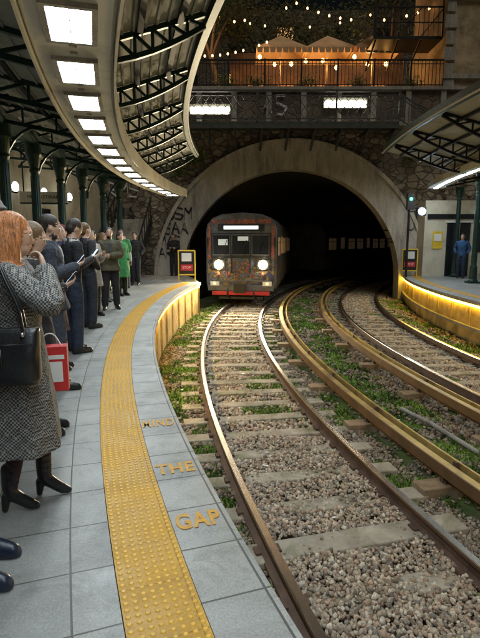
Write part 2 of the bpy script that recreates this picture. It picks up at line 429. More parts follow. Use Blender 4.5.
ico = bmesh.new(); bmesh.ops.create_icosphere(ico, subdivisions=1, radius=1)
iv = np.array([v.co[:] for v in ico.verts]); ifc = np.array([[v.index for v in f.verts] for f in ico.faces]); ico.free()
def stones(n, y0, y1, rmin, rmax, s0, s1, hoff):
    r = np.random.uniform(rmin, rmax, n); y = np.random.uniform(y0, y1, n)
    ph = np.arcsin((y-13)/r); x = 37.83-r*np.cos(ph)
    keep = []
    for i in range(n):
        if abs(x[i]) > .75*y[i]+1.2: continue
        if any(abs(r[i]-q) < .045 for q in RAILS): continue
        if abs(r[i]-36.6) < .05: continue
        rb = math.hypot(31-x[i], y[i]-13)
        if rb > 32.8 or r[i] < 31.95: continue
        g = greenness(r[i], x[i], y[i])
        if g > .3 and random.random() < .85: continue
        for cen in (38.0, 33.78):
            if abs(r[i]-cen) < 1.12:
                p3 = pA(3.95, cen); u = ((ph[i]-p3)*cen/.62); fr = abs(u-round(u))*.62
                if round(u) == 0 and fr < .14:
                    if random.random() < .96: break
                elif fr < .105 and y[i] > 4.5:
                    if random.random() < (.75 if y[i] < 6 else .9): break
        else:
            keep.append(i)
    keep = np.array(keep); k = len(keep); x = x[keep]; y = y[keep]; rr = r[keep]
    sc = np.random.uniform(s0, s1, (k, 1))*np.random.uniform(.65, 1.35, (k, 3))*np.array([1, 1, .75])
    vv = iv[None]*(1+np.random.uniform(-.28, .28, (k, 12, 1)))*sc[:, None, :]
    q = np.random.normal(size=(k, 4)); q /= np.linalg.norm(q, axis=1)[:, None]
    w, a, b, c = q.T
    Rm = np.stack([1-2*(b*b+c*c), 2*(a*b-c*w), 2*(a*c+b*w), 2*(a*b+c*w), 1-2*(a*a+c*c), 2*(b*c-a*w), 2*(a*c-b*w), 2*(b*c+a*w), 1-2*(a*a+b*b)], 1).reshape(k, 3, 3)
    vv = np.einsum('kij,kvj->kvi', Rm, vv)
    inside = (np.abs(rr-38) < .66)
    z = -1.085+hoff*inside+np.random.uniform(-.018, .022, k)+.02*np.sin(x*5+y*3)
    vv += np.stack([x, y, z], 1)[:, None, :]
    pal = np.array([[.52,.42,.31],[.42,.34,.26],[.58,.49,.38],[.28,.25,.21],[.50,.36,.26],[.64,.57,.47],[.34,.24,.17]])
    col = pal[np.random.randint(0, 7, k)]*np.random.uniform(.6, 1.15, (k, 1))
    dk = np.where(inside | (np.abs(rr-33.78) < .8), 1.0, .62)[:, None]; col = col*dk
    F = (ifc[None]+(np.arange(k)*12)[:, None, None]).reshape(-1, 3)
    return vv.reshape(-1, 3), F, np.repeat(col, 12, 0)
Vs = []; Fs = []; Cs = []; o = 0
for args in ((60000, 1.6, 6.2, 34.6, 39.6, .010, .026, .035), (42000, 6.2, 13, 31.9, 40.2, .02, .036, .0), (20000, 13, 24, 31.9, 40.2, .03, .05, .0)):
    v, f, c = stones(*args); Vs.append(v); Fs.append(f+o); Cs.append(c); o += len(v)
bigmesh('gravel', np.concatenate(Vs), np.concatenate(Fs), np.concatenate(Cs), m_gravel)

bl = []; bc = []
def blades(n, y0, y1, h0, h1, w, rmin, m=4):
    for i in range(n):
        y = random.uniform(y0, y1); r = random.uniform(rmin, 40.2)
        ph = pA(y, r); x = 37.83-r*math.cos(ph)
        if abs(x) > .75*y+1: continue
        rb = math.hypot(31-x, y-13)
        if rb > 32.78 or any(abs(r-q) < .05 for q in RAILS): continue
        if 36.45 < r < 36.69 or 35.05 < r < 35.29: continue
        g = greenness(r, x, y)
        if g < .08 or random.random() > (g+.2)*1.3: continue
        intrack = abs(r-38) < .66 or abs(r-33.78) < .7
        for _ in range(m):
            a = random.uniform(0, 6.283); hh = random.uniform(h0, h1)*(.5+.6*min(1, g))*(.6 if intrack else 1); ln = hh*random.uniform(.3, 1.1)
            px = x+random.gauss(0, .025); py = y+random.gauss(0, .025); ww = w*random.uniform(.6, 1.6)
            ca, sa = math.cos(a), math.sin(a); z = -1.10+(.025 if intrack else 0)
            bl.append([(px-sa*ww, py+ca*ww, z), (px+sa*ww, py-ca*ww, z), (px+ca*ln*.5+sa*ww*.8, py+sa*ln*.5-ca*ww*.8, z+hh*.75), (px+ca*ln, py+sa*ln, z+hh)])
            t = random.random(); k = max(.35, random.uniform(.5, 1.3)*(.85+.9*nz(x, y, 1.8, 20))); yl = .05 if random.random() < .12 else 0
            bc.append(((.10+.12*t+yl*2)*k, (.23+.12*t+yl)*k, (.02+.02*t+yl)*k))
blades(46000, 1.8, 7, .02, .07, .005, 35.0, 5)
blades(56000, 7, 22, .03, .08, .010, 32.0)
V = np.array(bl).reshape(-1, 3); F = np.arange(len(V)).reshape(-1, 4); bigmesh('grass', V, F, np.repeat(np.array(bc), 4, 0), m_grass)
pp = MB(); pp.tube([(2.42,7.2,-1.0),(2.62,6.5,-.98),(2.85,5.7,-1.02)], [.03,.03,.03], 10); pp.obj('drain_pipe', [m_conc], smooth=True)
lt = MB(); random.seed(11)
for i in range(40):
    y = random.uniform(3.5, 14); r = random.choice((39.0, 36.1, 38.3, 37.8, 36.9)); p = A(r+random.uniform(-.2,.2), pA(y, r), -1.03)
    lt.box(p, (random.uniform(.02,.07), random.uniform(.02,.05), .006), random.randint(0, 2), random.uniform(0, 3))
lt.obj('litter', [m_white, m_conc, m_wood])

# ------------------------------------------------------------------ tunnel and portal
CX, CZ, RI, RO = 2.2, -.25, 4.7, 5.8
tw = empty('tunnel_portal')
w = MB(); NA = 48
def arc(r, n=NA): return [(CX+r*math.cos(math.pi*(1-i/n)), CZ+r*math.sin(math.pi*(1-i/n))) for i in range(n+1)]
ai = arc(RI+.05); ZT = 6.15
for i in range(NA):
    a, b = ai[i], ai[i+1]; w.add([(a[0],22,a[1]),(b[0],22,b[1]),(b[0],22,ZT),(a[0],22,ZT)], [(0,1,2,3)])
w.add([(-16,22,-1.3),(CX-RI-.05,22,-1.3),(CX-RI-.05,22,ZT),(-16,22,ZT)], [(0,1,2,3)])
w.add([(CX+RI+.05,22,-1.3),(20,22,-1.3),(20,22,ZT),(CX+RI+.05,22,ZT)], [(0,1,2,3)])
w.obj('masonry_wall', [m_rub], tw)
rg = MB()
def archpts(r): return [(CX-r, -1.3)]+arc(r)+[(CX+r, -1.3)]
rings_ = []
for (a, b) in zip(archpts(RI), archpts(RO)): rings_.append([Vector((a[0], 21.78, a[1])), Vector((b[0], 21.78, b[1])), Vector((b[0], 22.1, b[1])), Vector((a[0], 22.6, a[1]))])
rg.rings(rings_); rg.obj('arch_ring', [m_ring], tw)
r2 = MB(); rr_ = []
for (a, b) in zip(archpts(RO-.02), archpts(RO+.13)): rr_.append([Vector((a[0], 21.70, a[1])), Vector((b[0], 21.70, b[1])), Vector((b[0], 21.97, b[1])), Vector((a[0], 21.77, a[1]))])
r2.rings(rr_); r2.obj('arch_moulding', [m_ring], tw)
ps = MB(); random.seed(9)
for i in range(420):
    x = random.uniform(-8, 11.5); z = random.uniform(.2, 6.0)
    if math.hypot(x-CX, z-CZ) < RO+.35: continue
    a, b = random.uniform(.10,.24), random.uniform(.07,.15)
    ps.ell((x, 22.0, z), (a, .05, b), 7, 5)
ps.obj('proud_stones', [m_rub], tw)
tl = MB(); rs = []
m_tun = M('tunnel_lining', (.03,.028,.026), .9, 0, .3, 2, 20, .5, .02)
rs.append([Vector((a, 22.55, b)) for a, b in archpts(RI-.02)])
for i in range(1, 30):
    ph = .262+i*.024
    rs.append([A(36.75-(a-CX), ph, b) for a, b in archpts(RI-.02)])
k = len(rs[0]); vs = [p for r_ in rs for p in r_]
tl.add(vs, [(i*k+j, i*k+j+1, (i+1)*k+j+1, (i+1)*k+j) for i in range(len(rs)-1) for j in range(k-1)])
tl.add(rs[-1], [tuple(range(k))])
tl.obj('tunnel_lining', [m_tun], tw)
cb = MB()
for dr, z in ((-.06,1.4),(-.06,1.55),(-.06,1.9)):
    pts = [(CX+math.sqrt(RI**2-(z-CZ)**2)+dr, 22.3, z)]
    rr0 = 36.75-(math.sqrt(RI**2-(z-CZ)**2)+dr-.05)
    pts += [tuple(A(rr0, .27+i*.05, z)) for i in range(8)]
    for a, b in zip(pts[:-1], pts[1:]): cb.beam(a, b, .05, .05)
cb.obj('tunnel_cables', [m_black], tw)
co_ = MB(); co_.box((2, 21.85, 6.23), (36, .7, .16)); co_.obj('cornice', [m_conc], tw)
up = MB(); up.box((2, 22.25, 6.98), (36, .5, 1.34)); up.box((2, 22.2, 7.71), (36, .66, .12), 1)
for i in range(14): up.box((-7.5+i*1.45, 21.97, 6.98), (.22, .10, 1.33), 1)
up.obj('parapet', [m_rub2, m_conc], tw)
te = MB(); te.box((2, 45, 7.0), (60, 45, 1.2)); te.obj('terrace_ground', [M('paving_dark', (.12,.10,.08), .8)])

gr = empty('graffiti'); m_gp = M('spray_paint', (.02,.02,.03), .5, 0, .1); m_gw = M('spray_white', (.60,.61,.64), .6, 0, .15)
gb = MB(); random.seed(3)
def stroke(mb, pts, y, w=.05, m=0):
    for a, b in zip(pts[:-1], pts[1:]): mb.beam((a[0], y, a[1]), (b[0], y, b[1]), .012, w, m)
def letters(mb, x0, z0, h, n, y, m, wd):
    for i in range(n):
        x = x0+i*h*.75; k = random.randint(0, 4); j = lambda: random.uniform(-.06, .06)*h
        pt = {0: [(0,0),(0,1),(.35,.5),(.6,1),(.6,0)], 1: [(0,1),(.05,.1),(.4,0),(.6,.3),(.6,1)], 2: [(0,0),(0,1),(.5,.9),(.5,.55),(.05,.5),(.6,0)], 3: [(.6,.9),(.1,1),(0,.6),(.6,.4),(.5,0),(0,.05)], 4: [(0,0),(.3,1),(.6,0),(.45,.4),(.1,.4)]}[k]
        stroke(mb, [(x+a*h+j(), z0+b*h+j()) for a, b in pt], y, wd, m)
letters(gb, -3.12, 2.35, .5, 3, 21.765, 0, .075); letters(gb, -3.3, 1.75, .5, 3, 21.768, 0, .07); letters(gb, -3.45, 1.25, .42, 3, 21.765, 1, .055); letters(gb, -3.5, .72, .45, 3, 21.768, 0, .06)
letters(gb, -5.6, 3.3, .6, 3, 21.94, 2, .06); letters(gb, -5.8, 2.3, .6, 3, 21.94, 0, .07); letters(gb, .9, 6.7, .75, 2, 21.93, 2, .09)
letters(gb, 7.2, 1.9, .4, 2, 21.765, 0, .045)
gb.obj('strokes', [m_gp, m_gp, m_gw], gr)

def railing(name, p0, p1, h, sp=.14, mat=m_dark, lattice=False):
    r_ = MB(); p0 = Vector(p0); p1 = Vector(p1); L = (p1-p0).length; n = int(L/sp)
    up_ = Vector((0, 0, h))
    r_.beam(p0+up_, p1+up_, .06, .06); r_.beam(p0+up_*.08, p1+up_*.08, .04, .04); r_.beam(p0+up_*.86, p1+up_*.86, .03, .03)
    for i in range(n+1):
        p = p0.lerp(p1, i/n)
        if lattice:
            q = p0.lerp(p1, min(1, (i+2)/n)); r_.beam(p+up_*.08, q+up_*.86, .022, .022); r_.beam(p+up_*.86, q+up_*.08, .022, .022)
        else: r_.beam(p, p+up_, .025, .025)
        if i % 10 == 0: r_.beam(p, p+up_*1.05, .07, .07)
    return r_.obj(name, [mat])
m_irongrey = M('grey_iron', (.07,.08,.08), .5, .3, .3, 5, 30, .2)
fb = empty('iron_footbridge'); d = MB()
d.box((1.9, 21.05, 6.02), (8.6, 1.2, .10)); d.beam((-2.4,20.45,5.9), (6.2,20.45,5.9), .1, .18)
for i in range(9):
    x = -2.3+i*1.05; d.beam((x,20.45,5.9), (x,21.95,5.15), .08, .1); d.beam((x,20.45,5.8),(x,22,5.8),.08,.14)
d.obj('deck', [m_irongrey], fb)
railing('footbridge_railing', (-2.4,20.45,6.08), (6.2,20.45,6.08), 1.1, .3, m_irongrey, lattice=True).parent = fb
railing('terrace_railing', (-8,22.0,7.77), (8.4,22.0,7.77), 1.05, .15)
railing('stair_railing', (6.2,20.45,6.08), (8.2,20.6,4.9), 1.0, .2, m_irongrey)
m_flu = E('wall_fluorescent', (1.0,.95,.80), 30)
for x, z, l in ((-1.25, 6.85, 1.7), (4.35, 7.1, 1.8)):
    e = empty('fluorescent_wall_lamp', (x, 21.85, z)); f = MB()
    f.box((0, 0, 0), (l, .12, .40), 0); f.obj('casing', [m_house], e)
    f = MB(); f.box((0, -.075, 0), (l-.12, .03, .10), 0); f.box((0,-.075,-.14),(l-.12,.03,.05),0); f.obj('tube', [m_flu], e)

# restaurant terrace
rt = empty('restaurant_pavilion'); rb = MB(); m_cloth = M('awning_cloth', (.55,.36,.20), .8, 0, .2, 2, 20, .3); m_warm = E('warm_lamp', (1.0,.50,.13), 26)
for cx in (1.9, 4.1, 6.2):
    rb.add([(cx-1.15,24,10.05),(cx+1.15,24,10.05),(cx+1.15,26.4,10.05),(cx-1.15,26.4,10.05),(cx,25.2,10.95)], [(0,1,4),(1,2,4),(2,3,4),(3,0,4)], 0)
    for j in range(8): rb.add([(cx-1.15+j*.2875,24,10.05),(cx-1.15+(j+1)*.2875,24,10.05),(cx-1.15+(j+.85)*.2875,23.98,9.80),(cx-1.15+(j+.15)*.2875,23.98,9.80)], [(0,1,2,3)], 0)
    rb.beam((cx,25.2,7.6), (cx,25.2,10.9), .07, .07, 1)
    for tx in (-.6, .6):
        rb.lathe((cx+tx, 24.7, 7.6), [(.25,0),(.03,.04),(.03,.7),(.4,.72),(.4,.76)], 10, 1)
rb.box((4.0, 28.0, 9.3), (9, .3, 3.6), 2)
for i in range(5): rb.box((.8+i*1.6, 27.8, 8.8), (.8, .12, 1.4), 3); rb.box((.8+i*1.6, 27.72, 8.8), (.05, .06, 1.4), 1); rb.box((.8+i*1.6, 27.72, 8.9), (.8, .06, .05), 1)
rb.obj('parasols_and_wall', [m_cloth, m_wood, M('restaurant_wall', (.20,.11,.06), .8, 0, .4, 1.5), E('warm_window', (1,.42,.10), .5, False)], rt)
lb = MB()
for i in range(9): lb.ell((.9+i*.72, 24.4+.5*(i % 2), 9.75-.15*(i % 3)), (.08,.08,.10), 6, 5)
lb.obj('lamps', [m_warm], rt)
for x in (1.6, 3.8, 6.0):
    l = bpy.data.lights.new('pavilion_light', 'POINT'); l.energy = 60; l.color = (1,.55,.2); l.shadow_soft_size = .15
    o = bpy.data.objects.new('pavilion_light', l); o.location = (x, 24.9, 9.6); scene.collection.objects.link(o); o.parent = rt
bd = empty('stone_building')
b_ = MB(); b_.box((12.6, 24.2, 8.5), (8.2, 4.2, 13), 0)
for zz in (8.2, 11.2): b_.box((12.6, 22.04, zz), (8.4, .14, .18), 1)
for i in range(13): b_.box((8.62, 22.06, 6.6+i*.62), (.34 if i % 2 else .5, .09, .50), 1)
for xx in (10.8, 13.4):
    for zz in (9.3, 12.3): b_.box((xx, 22.07, zz), (1.0, .1, 1.5), 2); b_.box((xx,22.04,zz-.82),(1.25,.2,.1),1)
b_.obj('walls', [M('ochre_stone', (.40,.32,.21), .85, 0, .3, 1.6, 8, .6, .03, dirt=(.18,.14,.09)), m_conc, m_glass], bd)
bl_ = empty('iron_balcony'); q_ = MB(); q_.box((7.1, 23.4, 9.9), (2.9, 1.6, .12))
for i in range(4): q_.beam((5.7+i*.95,22.6,9.85),(5.7+i*.95,24.2,9.1),.06,.08)
for i in range(15): q_.beam((5.7+i*.2,22.62,9.95),(5.7+i*.2,22.62,11.1),.025,.025)
q_.beam((5.65,22.62,11.1),(8.55,22.62,11.1),.06,.06); q_.beam((5.65,22.62,10.5),(8.55,22.62,10.5),.04,.04)
for i in range(3): q_.beam((5.7+i*.95,22.62,9.95),(6.65+i*.95,22.62,11.1),.04,.04)
q_.beam((5.65,22.62,9.9),(5.65,22.62,14),.1,.1); q_.beam((8.5,22.62,9.9),(8.5,22.62,14),.1,.1); q_.box((7.1,23.4,12.3),(3.1,1.8,.15))
q_.obj('balcony_frame', [m_dark], bl_)
bk = empty('hillside_building'); b_ = MB(); b_.box((-2, 38, 10), (44, 2, 14), 0)
for i in range(12):
    for j in range(3): b_.box((-20+i*3.3, 36.97, 9+j*3.0), (1.1,.1,1.7), 1 if (i*7+j*3) % 5 else 2)
b_.obj('walls', [m_rub2, m_glass, E('lit_window', (1,.55,.2), .7, False)], bk)

def tree(name, x, y, z, h, spread, nl, seed):
    rnd = random.Random(seed); e = empty(name, (0,0,0)); t = MB(); tips = []
    top = Vector((x+rnd.uniform(-.3,.3), y, z+h*.5)); t.tube([(x,y,z),(x+.1,y,z+h*.25),top], [.17,.13,.10], 8, 0, .4)
    for i in range(7):
        a = i*.9+rnd.random(); p = top+Vector((math.cos(a)*spread*.55, math.sin(a)*spread*.5, h*rnd.uniform(.1,.35)))
        t.tube([top-Vector((0,0,h*.1*rnd.random())), (top+p)/2+Vector((0,0,.2)), p], [.07,.05,.03], 6, 0, .4); tips.append(p)
        for k in range(3):
            q = p+Vector((rnd.gauss(0,.35)*spread*.6, rnd.gauss(0,.35)*spread*.6, rnd.uniform(.0,.25)*h)); t.tube([p, q], [.03,.012], 5, 0, .5); tips.append(q)
    t.obj('trunk', [M('bark', (.09,.065,.045), .9)], e)
    V = []; C = []
    for i in range(nl):
        c = rnd.choice(tips); s_ = spread*.22
        p = c+Vector((rnd.gauss(0,s_), rnd.gauss(0,s_), rnd.gauss(0,s_*.8)))
        a = Vector((rnd.gauss(0,1), rnd.gauss(0,1), rnd.gauss(0,1))).normalized(); b = a.orthogonal().normalized(); l = rnd.uniform(.07,.13)
        V += [p-a*l, p+b*l*.45, p+a*l, p-b*l*.45]; k = rnd.uniform(.5,1.3); C += [(.08*k,.095*k,.03*k)]*4
    o = bigmesh('leaves', np.array([tuple(v) for v in V]), np.arange(len(V)).reshape(-1,4), np.array(C), m_leaf); o.parent = e
tree('tree', -1.2, 25.5, 7.6, 5.5, 2.4, 4500, 1); tree('tree', 1.0, 30.5, 7.6, 7, 2.8, 4000, 2); tree('tree', 8.3, 29, 7.6, 7.5, 2.8, 3500, 3)
tree('tree', -4.5, 26, 7.6, 5.0, 2.4, 3500, 4); tree('tree', 4.8, 31.5, 7.6, 7, 2.6, 3000, 5)
def plant(name, c, rad, n, seed, droop=.3):
    rnd = random.Random(seed); V = []; C = []
    for i in range(n):
        p = Vector(c)+Vector((rnd.gauss(0,rad), -abs(rnd.gauss(0,rad*.4)), rnd.gauss(0,rad*.7)-droop*rnd.random()))
        a = Vector((rnd.gauss(0,1), rnd.gauss(0,1), rnd.gauss(0,1))).normalized(); b = a.orthogonal().normalized(); l = rnd.uniform(.04,.08)
        V += [p-a*l, p+b*l*.5, p+a*l, p-b*l*.5]; k = rnd.uniform(.6,1.3); C += [(.09*k,.17*k,.03*k)]*4
    bigmesh(name, np.array([tuple(v) for v in V]), np.arange(len(V)).reshape(-1,4), np.array(C), m_leaf)
plant('wall_plant', (-1.9,21.9,5.1), .22, 260, 1); plant('wall_plant', (-2.6,21.9,4.6), .15, 140, 2); plant('wall_plant', (7.2,21.9,5.2), .2, 180, 3)
for i, x in enumerate((-.6,.7,2.9,5.0,7.3)): plant('potted_plant', (x,22.6,8.1), .22, 220, 10+i, 0)
sb = empty('string_lights'); wmb = MB(); bmb = MB(); random.seed(5)
for a, b, sag in (((-3,23.5,11.2),(2.5,24,11.9),.5), ((2.5,24,11.9),(8.3,23.8,11.6),.6), ((-1,27,12.6),(8,27,13.2),.8), ((-3,24.5,10),(1.2,24,10.3),.3)):
    a = Vector(a); b = Vector(b); pr_ = None
    for i in range(13):
        t = i/12; p = a.lerp(b, t)-Vector((0,0,sag*4*t*(1-t)))
        if pr_: wmb.beam(pr_, p, .015, .015)
        if random.random() < .62: bmb.ell(p-Vector((0,0,.07)), (.045,.045,.06), 6, 4)
        pr_ = p
wmb.obj('cable', [m_black], sb); bmb.obj('bulbs', [E('bulb', (1,.50,.18), 9, False)], sb)
for x, y, z in ((-1.5,24.2,10.3),(6.5,27.5,12.0)):
    l = bpy.data.lights.new('string_glow', 'POINT'); l.energy = 80; l.color = (1,.55,.25); l.shadow_soft_size = .3
    o = bpy.data.objects.new('string_glow', l); o.location = (x,y,z); scene.collection.objects.link(o); o.parent = sb

# ------------------------------------------------------------------ left canopy
cn = empty('platform_canopy'); c0, c1 = pB(-4), pB(16.8)
sweep('lamp_trunking', B, [(.40,3.0),(.97,3.0),(1.0,3.03),(1.0,3.2),(.37,3.2),(.37,3.03)], c0, pB(17.6), .3, m_house, cn)
sweep('trunking_lip', B, rect(.345,.367,2.965,3.22), c0, pB(17.6), .3, m_cream, cn)
sweep('trunking_lip_b', B, rect(1.003,1.025,2.965,3.22), c0, pB(17.6), .3, m_cream, cn)
sweep('roof_sheet', B, [(.72,3.34),(-.58,3.80),(-.58,3.83),(.72,3.37)], c0, pB(14), .3, m_ceil, cn)
sweep('roof_sheet_back', B, [(.74,3.34),(5.1,4.25),(5.1,4.29),(.74,3.37)], c0, c1, .3, m_ceil, cn)
sweep('roof_fascia', B, rect(-.66,-.585,3.70,3.92), c0, pB(14), .3, m_green, cn)
sweep('fascia_trim', B, rect(-.68,-.663,3.74,3.78), c0, pB(14), .3, m_cream, cn)
for q, z in ((.1,3.53),(-.3,3.66),(1.6,3.49),(2.5,3.68),(3.4,3.86),(4.3,4.05)):
    sweep('purlin', B, rect(q-.03,q+.03,z-.03,z+.055), c0, (pB(14) if q < .5 else c1), .4, m_dark, cn)
for k in range(11):
    q = .62-k*.115; z = 3.335+(.72-q)*.354; sweep('sheet_rib', B, rect(q-.012,q+.012,z-.018,z+.004), c0, pB(14), .4, m_ceil, cn)
for k in range(20):
    q = .95+k*.2; z = 3.335+(q-.74)*.2087; sweep('sheet_rib', B, rect(q-.012,q+.012,z-.018,z+.006), c0, c1, .5, m_ceil, cn)
sweep('main_beam', B, rect(2.22,2.38,3.30,3.52), c0, c1, .4, m_green, cn)
tr = MB(); s = c0*33
while s < c1*33:
    ph = s/33; pt = lambda q, z: B(q, ph, z)
    if B(0, ph, 0).y < 14:
        n = 6
        top = [(.5-1.05*j/n, 3.38+(.37)*j/n) for j in range(n+1)]
        bot = [(.5-1.05*j/n, 3.22+.42*(j/n)**1.6) for j in range(n+1)]
        for j in range(n):
            tr.beam(pt(*top[j]), pt(*top[j+1]), .05, .05); tr.beam(pt(*bot[j]), pt(*bot[j+1]), .05, .05)
            tr.beam(pt(*top[j]), pt(*bot[j+1]), .03, .03)
            if j: tr.beam(pt(*top[j]), pt(*bot[j]), .03, .03)
    n = 8
    top = [(.95+4.1*j/n, 3.36+.86*j/n) for j in range(n+1)]
    bot = [(.95+4.1*j/n, 3.12+.25*math.sin(j/n*math.pi/2*1.2)+.35*(j/n)) for j in range(n+1)]
    for j in range(n):
        tr.beam(pt(*top[j]), pt(*top[j+1]), .06, .06); tr.beam(pt(*bot[j]), pt(*bot[j+1]), .05, .06)
        tr.beam(pt(*top[j]), pt(*bot[j+1]), .03, .04); tr.beam(pt(*bot[j]), pt(*top[j]), .03, .03)
    for k in range(6):
        a0 = k/6*math.pi/2; a1 = (k+1)/6*math.pi/2
        for sg in (-1, 1):
            tr.beam(pt(2.3+sg*.6*(1-math.cos(a0)), 2.6+.7*math.sin(a0)), pt(2.3+sg*.6*(1-math.cos(a1)), 2.6+.7*math.sin(a1)), .05, .04)
    s += 1.7
tr.obj('roof_trusses', [m_green], cn)
pn = MB(); fr = MB()
s = pB(3.76, .68)*33.48 - 1.03*7
while s < pB(17.2)*33.48:
    ph = s/33.48
    pn.add([B(q, ph+a/33.48, 2.985) for a in (-.29,.29) for q in (.54,.83)], [(0,1,3,2)])
    lou = [(.54,.83,-.10,-.094),(.54,.83,.094,.10),(.682,.688,-.29,.29)]
    for a, b, c_, d_ in [(.50,.54,-.33,.33),(.83,.87,-.33,.33),(.54,.83,.29,.33),(.54,.83,-.33,-.29)]+lou:
        vs = [B(q, ph+t/33.48, z) for z in (2.965,2.998) for t in (c_,d_) for q in (a,b)]
        fr.add(vs, [(0,1,3,2),(4,5,7,6),(0,1,5,4),(2,3,7,6),(0,2,6,4),(1,3,7,5)])
    for t in (-.44, .44): fr.box(B(.685, ph+t/33.48, 2.992), (.06,.03,.012), 0, -ph)
    s += 1.03
pn.obj('light_panels', [m_panel], cn); fr.obj('panel_frames', [m_conc], cn)

def column(x, y, h):
    c = MB(); c.lathe((0,0,0), [(.17,0),(.17,.10),(.13,.14),(.12,.55),(.105,.6),(.09,.65),(.078,h-.55),(.10,h-.5),(.085,h-.45),(.13,h-.25),(.15,h-.2),(.15,h)], 16)
    for j in range(8):
        a = j*math.pi/4; c.beam((.086*math.cos(a),.086*math.sin(a),.7),(.076*math.cos(a),.076*math.sin(a),h-.6),.018,.018)
    c.box((0,0,.03),(.4,.4,.06)); c.obj('iron_column', [m_green], smooth=False, loc=(x,y,0))
for y in (3.3, 5.0, 6.7, 8.3, 10.0, 11.7, 13.4, 15.1, 16.6):
    p = B(2.3, pB(y, 2.3), 0); column(p.x, p.y, 3.32)
sweep('station_wall', B, rect(5.15,5.4,-.1,4.4), pB(-4,5), pB(21.9,5.2), .5, m_cream)
bw = empty('wall_dado'); sweep('dado', B, rect(5.11,5.15,0,1.15), pB(-4,5), pB(21.5,5.1), .5, M('dado_paint', (.10,.13,.11), .5), bw)
for y, nm in ((12,'wall_window'),(14.6,'wall_window'),(17.2,'wall_window'),(9.4,'wall_window')):
    ph = pB(y, 5.1); e = empty(nm, B(5.1, ph, 1.9), -ph); f = MB()
    f.box((0,0,0),(.06,1.1,1.3),0); f.box((.03,0,0),(.03,.05,1.3),1); f.box((.03,0,0),(.03,1.1,.05),1); f.obj('frame', [m_glass, m_green], e)
m_globe = E('globe_glass', (1,.95,.82), 7)
for y in (9.0, 11.0, 13.0, 14.9, 16.7, 18.5):
    ph = pB(y, 4.8); e = empty('globe_wall_lamp', B(4.75, ph, 3.0), -ph); f = MB(); f.beam((0,0,-.12),(-.38,0,-.12),.04,.04); f.lathe((0,0,-.16),[(.05,0),(.07,.05)],10); f.obj('bracket',[m_dark],e)
    f = MB(); f.ell((0,0,.02),(.10,.10,.15),10,8); f.obj('globe',[m_globe],e,True)
sg = empty('station_name_sign', B(3.4, pB(13.6,3.4), 2.62), .15); f = MB(); f.box((0,0,0),(1.2,.08,.28),0); f.box((0,0,-.16),(1.2,.09,.04),1); f.beam((-.5,0,.14),(-.5,0,.9),.03,.03,2); f.beam((.5,0,.14),(.5,0,.9),.03,.03,2); f.obj('board',[m_cream,m_green,m_dark],sg)
text('lettering','MONASTIRAKI',.13,Matrix.Translation((0,-.043,0)) @ Matrix.Rotation(R(90),4,'X'),m_black,sg)
sc_ = empty('staircase'); f = MB()
for i in range(14): f.box((-4.6, 18.3+.28*i, .085+.17*i), (1.5,.29,.17),0)
for x in (-5.38,-3.82):
    f.beam((x,18.2,.1),(x,22,2.4),.08,.3,1); f.beam((x,18.2,1.0),(x,22,3.3),.05,.05,1)
    for i in range(8): f.beam((x,18.3+i*.5,.2+i*.3),(x,18.3+i*.5,1.05+i*.3),.03,.03,1)
f.obj('steps',[m_conc,m_dark],sc_)

# ------------------------------------------------------------------ right canopy
cr = empty('platform_canopy'); g0, g1 = math.asin(-11.5/31), math.asin(7.0/31)
g2 = math.asin(4.2/33.4)
sweep('lamp_trunking', A, [(30.7,3.5),(31.3,3.5),(31.3,3.7),(30.7,3.7)], g0, .235, .3, m_house, cr)
sweep('roof_sheet', A, [(31.0,3.80),(33.3,4.40),(33.3,4.43),(31.0,3.84)], g0, g2, .3, m_ceil, cr)
sweep('roof_sheet_back', A, [(30.98,3.80),(26,4.8),(26,4.84),(30.98,3.84)], g0, g1, .3, m_ceil, cr)
sweep('roof_fascia', A, rect(33.305,33.38,4.30,4.52), g0, g2, .3, m_green, cr)
sweep('fascia_trim', A, rect(33.383,33.40,4.31,4.35), g0, g2, .3, m_cream, cr)
for r, z in ((31.6,3.93),(32.2,4.08),(32.8,4.24),(30.1,3.95),(29,4.17),(28,4.37)):
    sweep('purlin', A, rect(r-.03,r+.03,z-.05,z+.02), g0, (g2 if r > 31 else g1), .4, m_dark, cr)
tr = MB(); pn = MB(); s = g0*31
while s < g1*31:
    ph = s/31; pt = lambda r, z: A(r, ph, z); n = 6
    if ph < g2:
        top = [(31.1+2.15*j/n, 3.80+.56*j/n) for j in range(n+1)]; bot = [(31.1+2.15*j/n, 3.5+.8*(j/n)**1.5) for j in range(n+1)]
        for j in range(n): tr.beam(pt(*top[j]),pt(*top[j+1]),.06,.06); tr.beam(pt(*bot[j]),pt(*bot[j+1]),.06,.06); tr.beam(pt(*top[j]),pt(*bot[j+1]),.035,.035); tr.beam(pt(*top[j]),pt(*bot[j]),.035,.035)
    top = [(30.8-4.5*j/n, 3.78+.9*j/n) for j in range(n+1)]; bot = [(30.8-4.5*j/n, 3.45+.9*j/n) for j in range(n+1)]
    for j in range(n): tr.beam(pt(*top[j]),pt(*top[j+1]),.06,.06); tr.beam(pt(*bot[j]),pt(*bot[j+1]),.06,.06); tr.beam(pt(*top[j]),pt(*bot[j+1]),.035,.035)
    s += 1.8
s = g0*31
while s < .23*31:
    ph = s/31
    pn.add([A(r, ph+a/31, 3.49) for a in (-.45,.45) for r in (30.94,31.08)], [(0,1,3,2)]); s += 1.03
tr.obj('roof_trusses', [m_dark], cr); pn.obj('light_panels', [m_panel], cr)
for y in (4, 7.4, 10.8, 14.2, 17.6, 20.6):
    p = A(30.0, math.asin((y-13)/30.), 0); column(p.x, p.y, 3.6)
sh = empty('station_kiosk'); f = MB(); f.box((10.2,21.4,1.55),(5.2,.9,3.1),0)
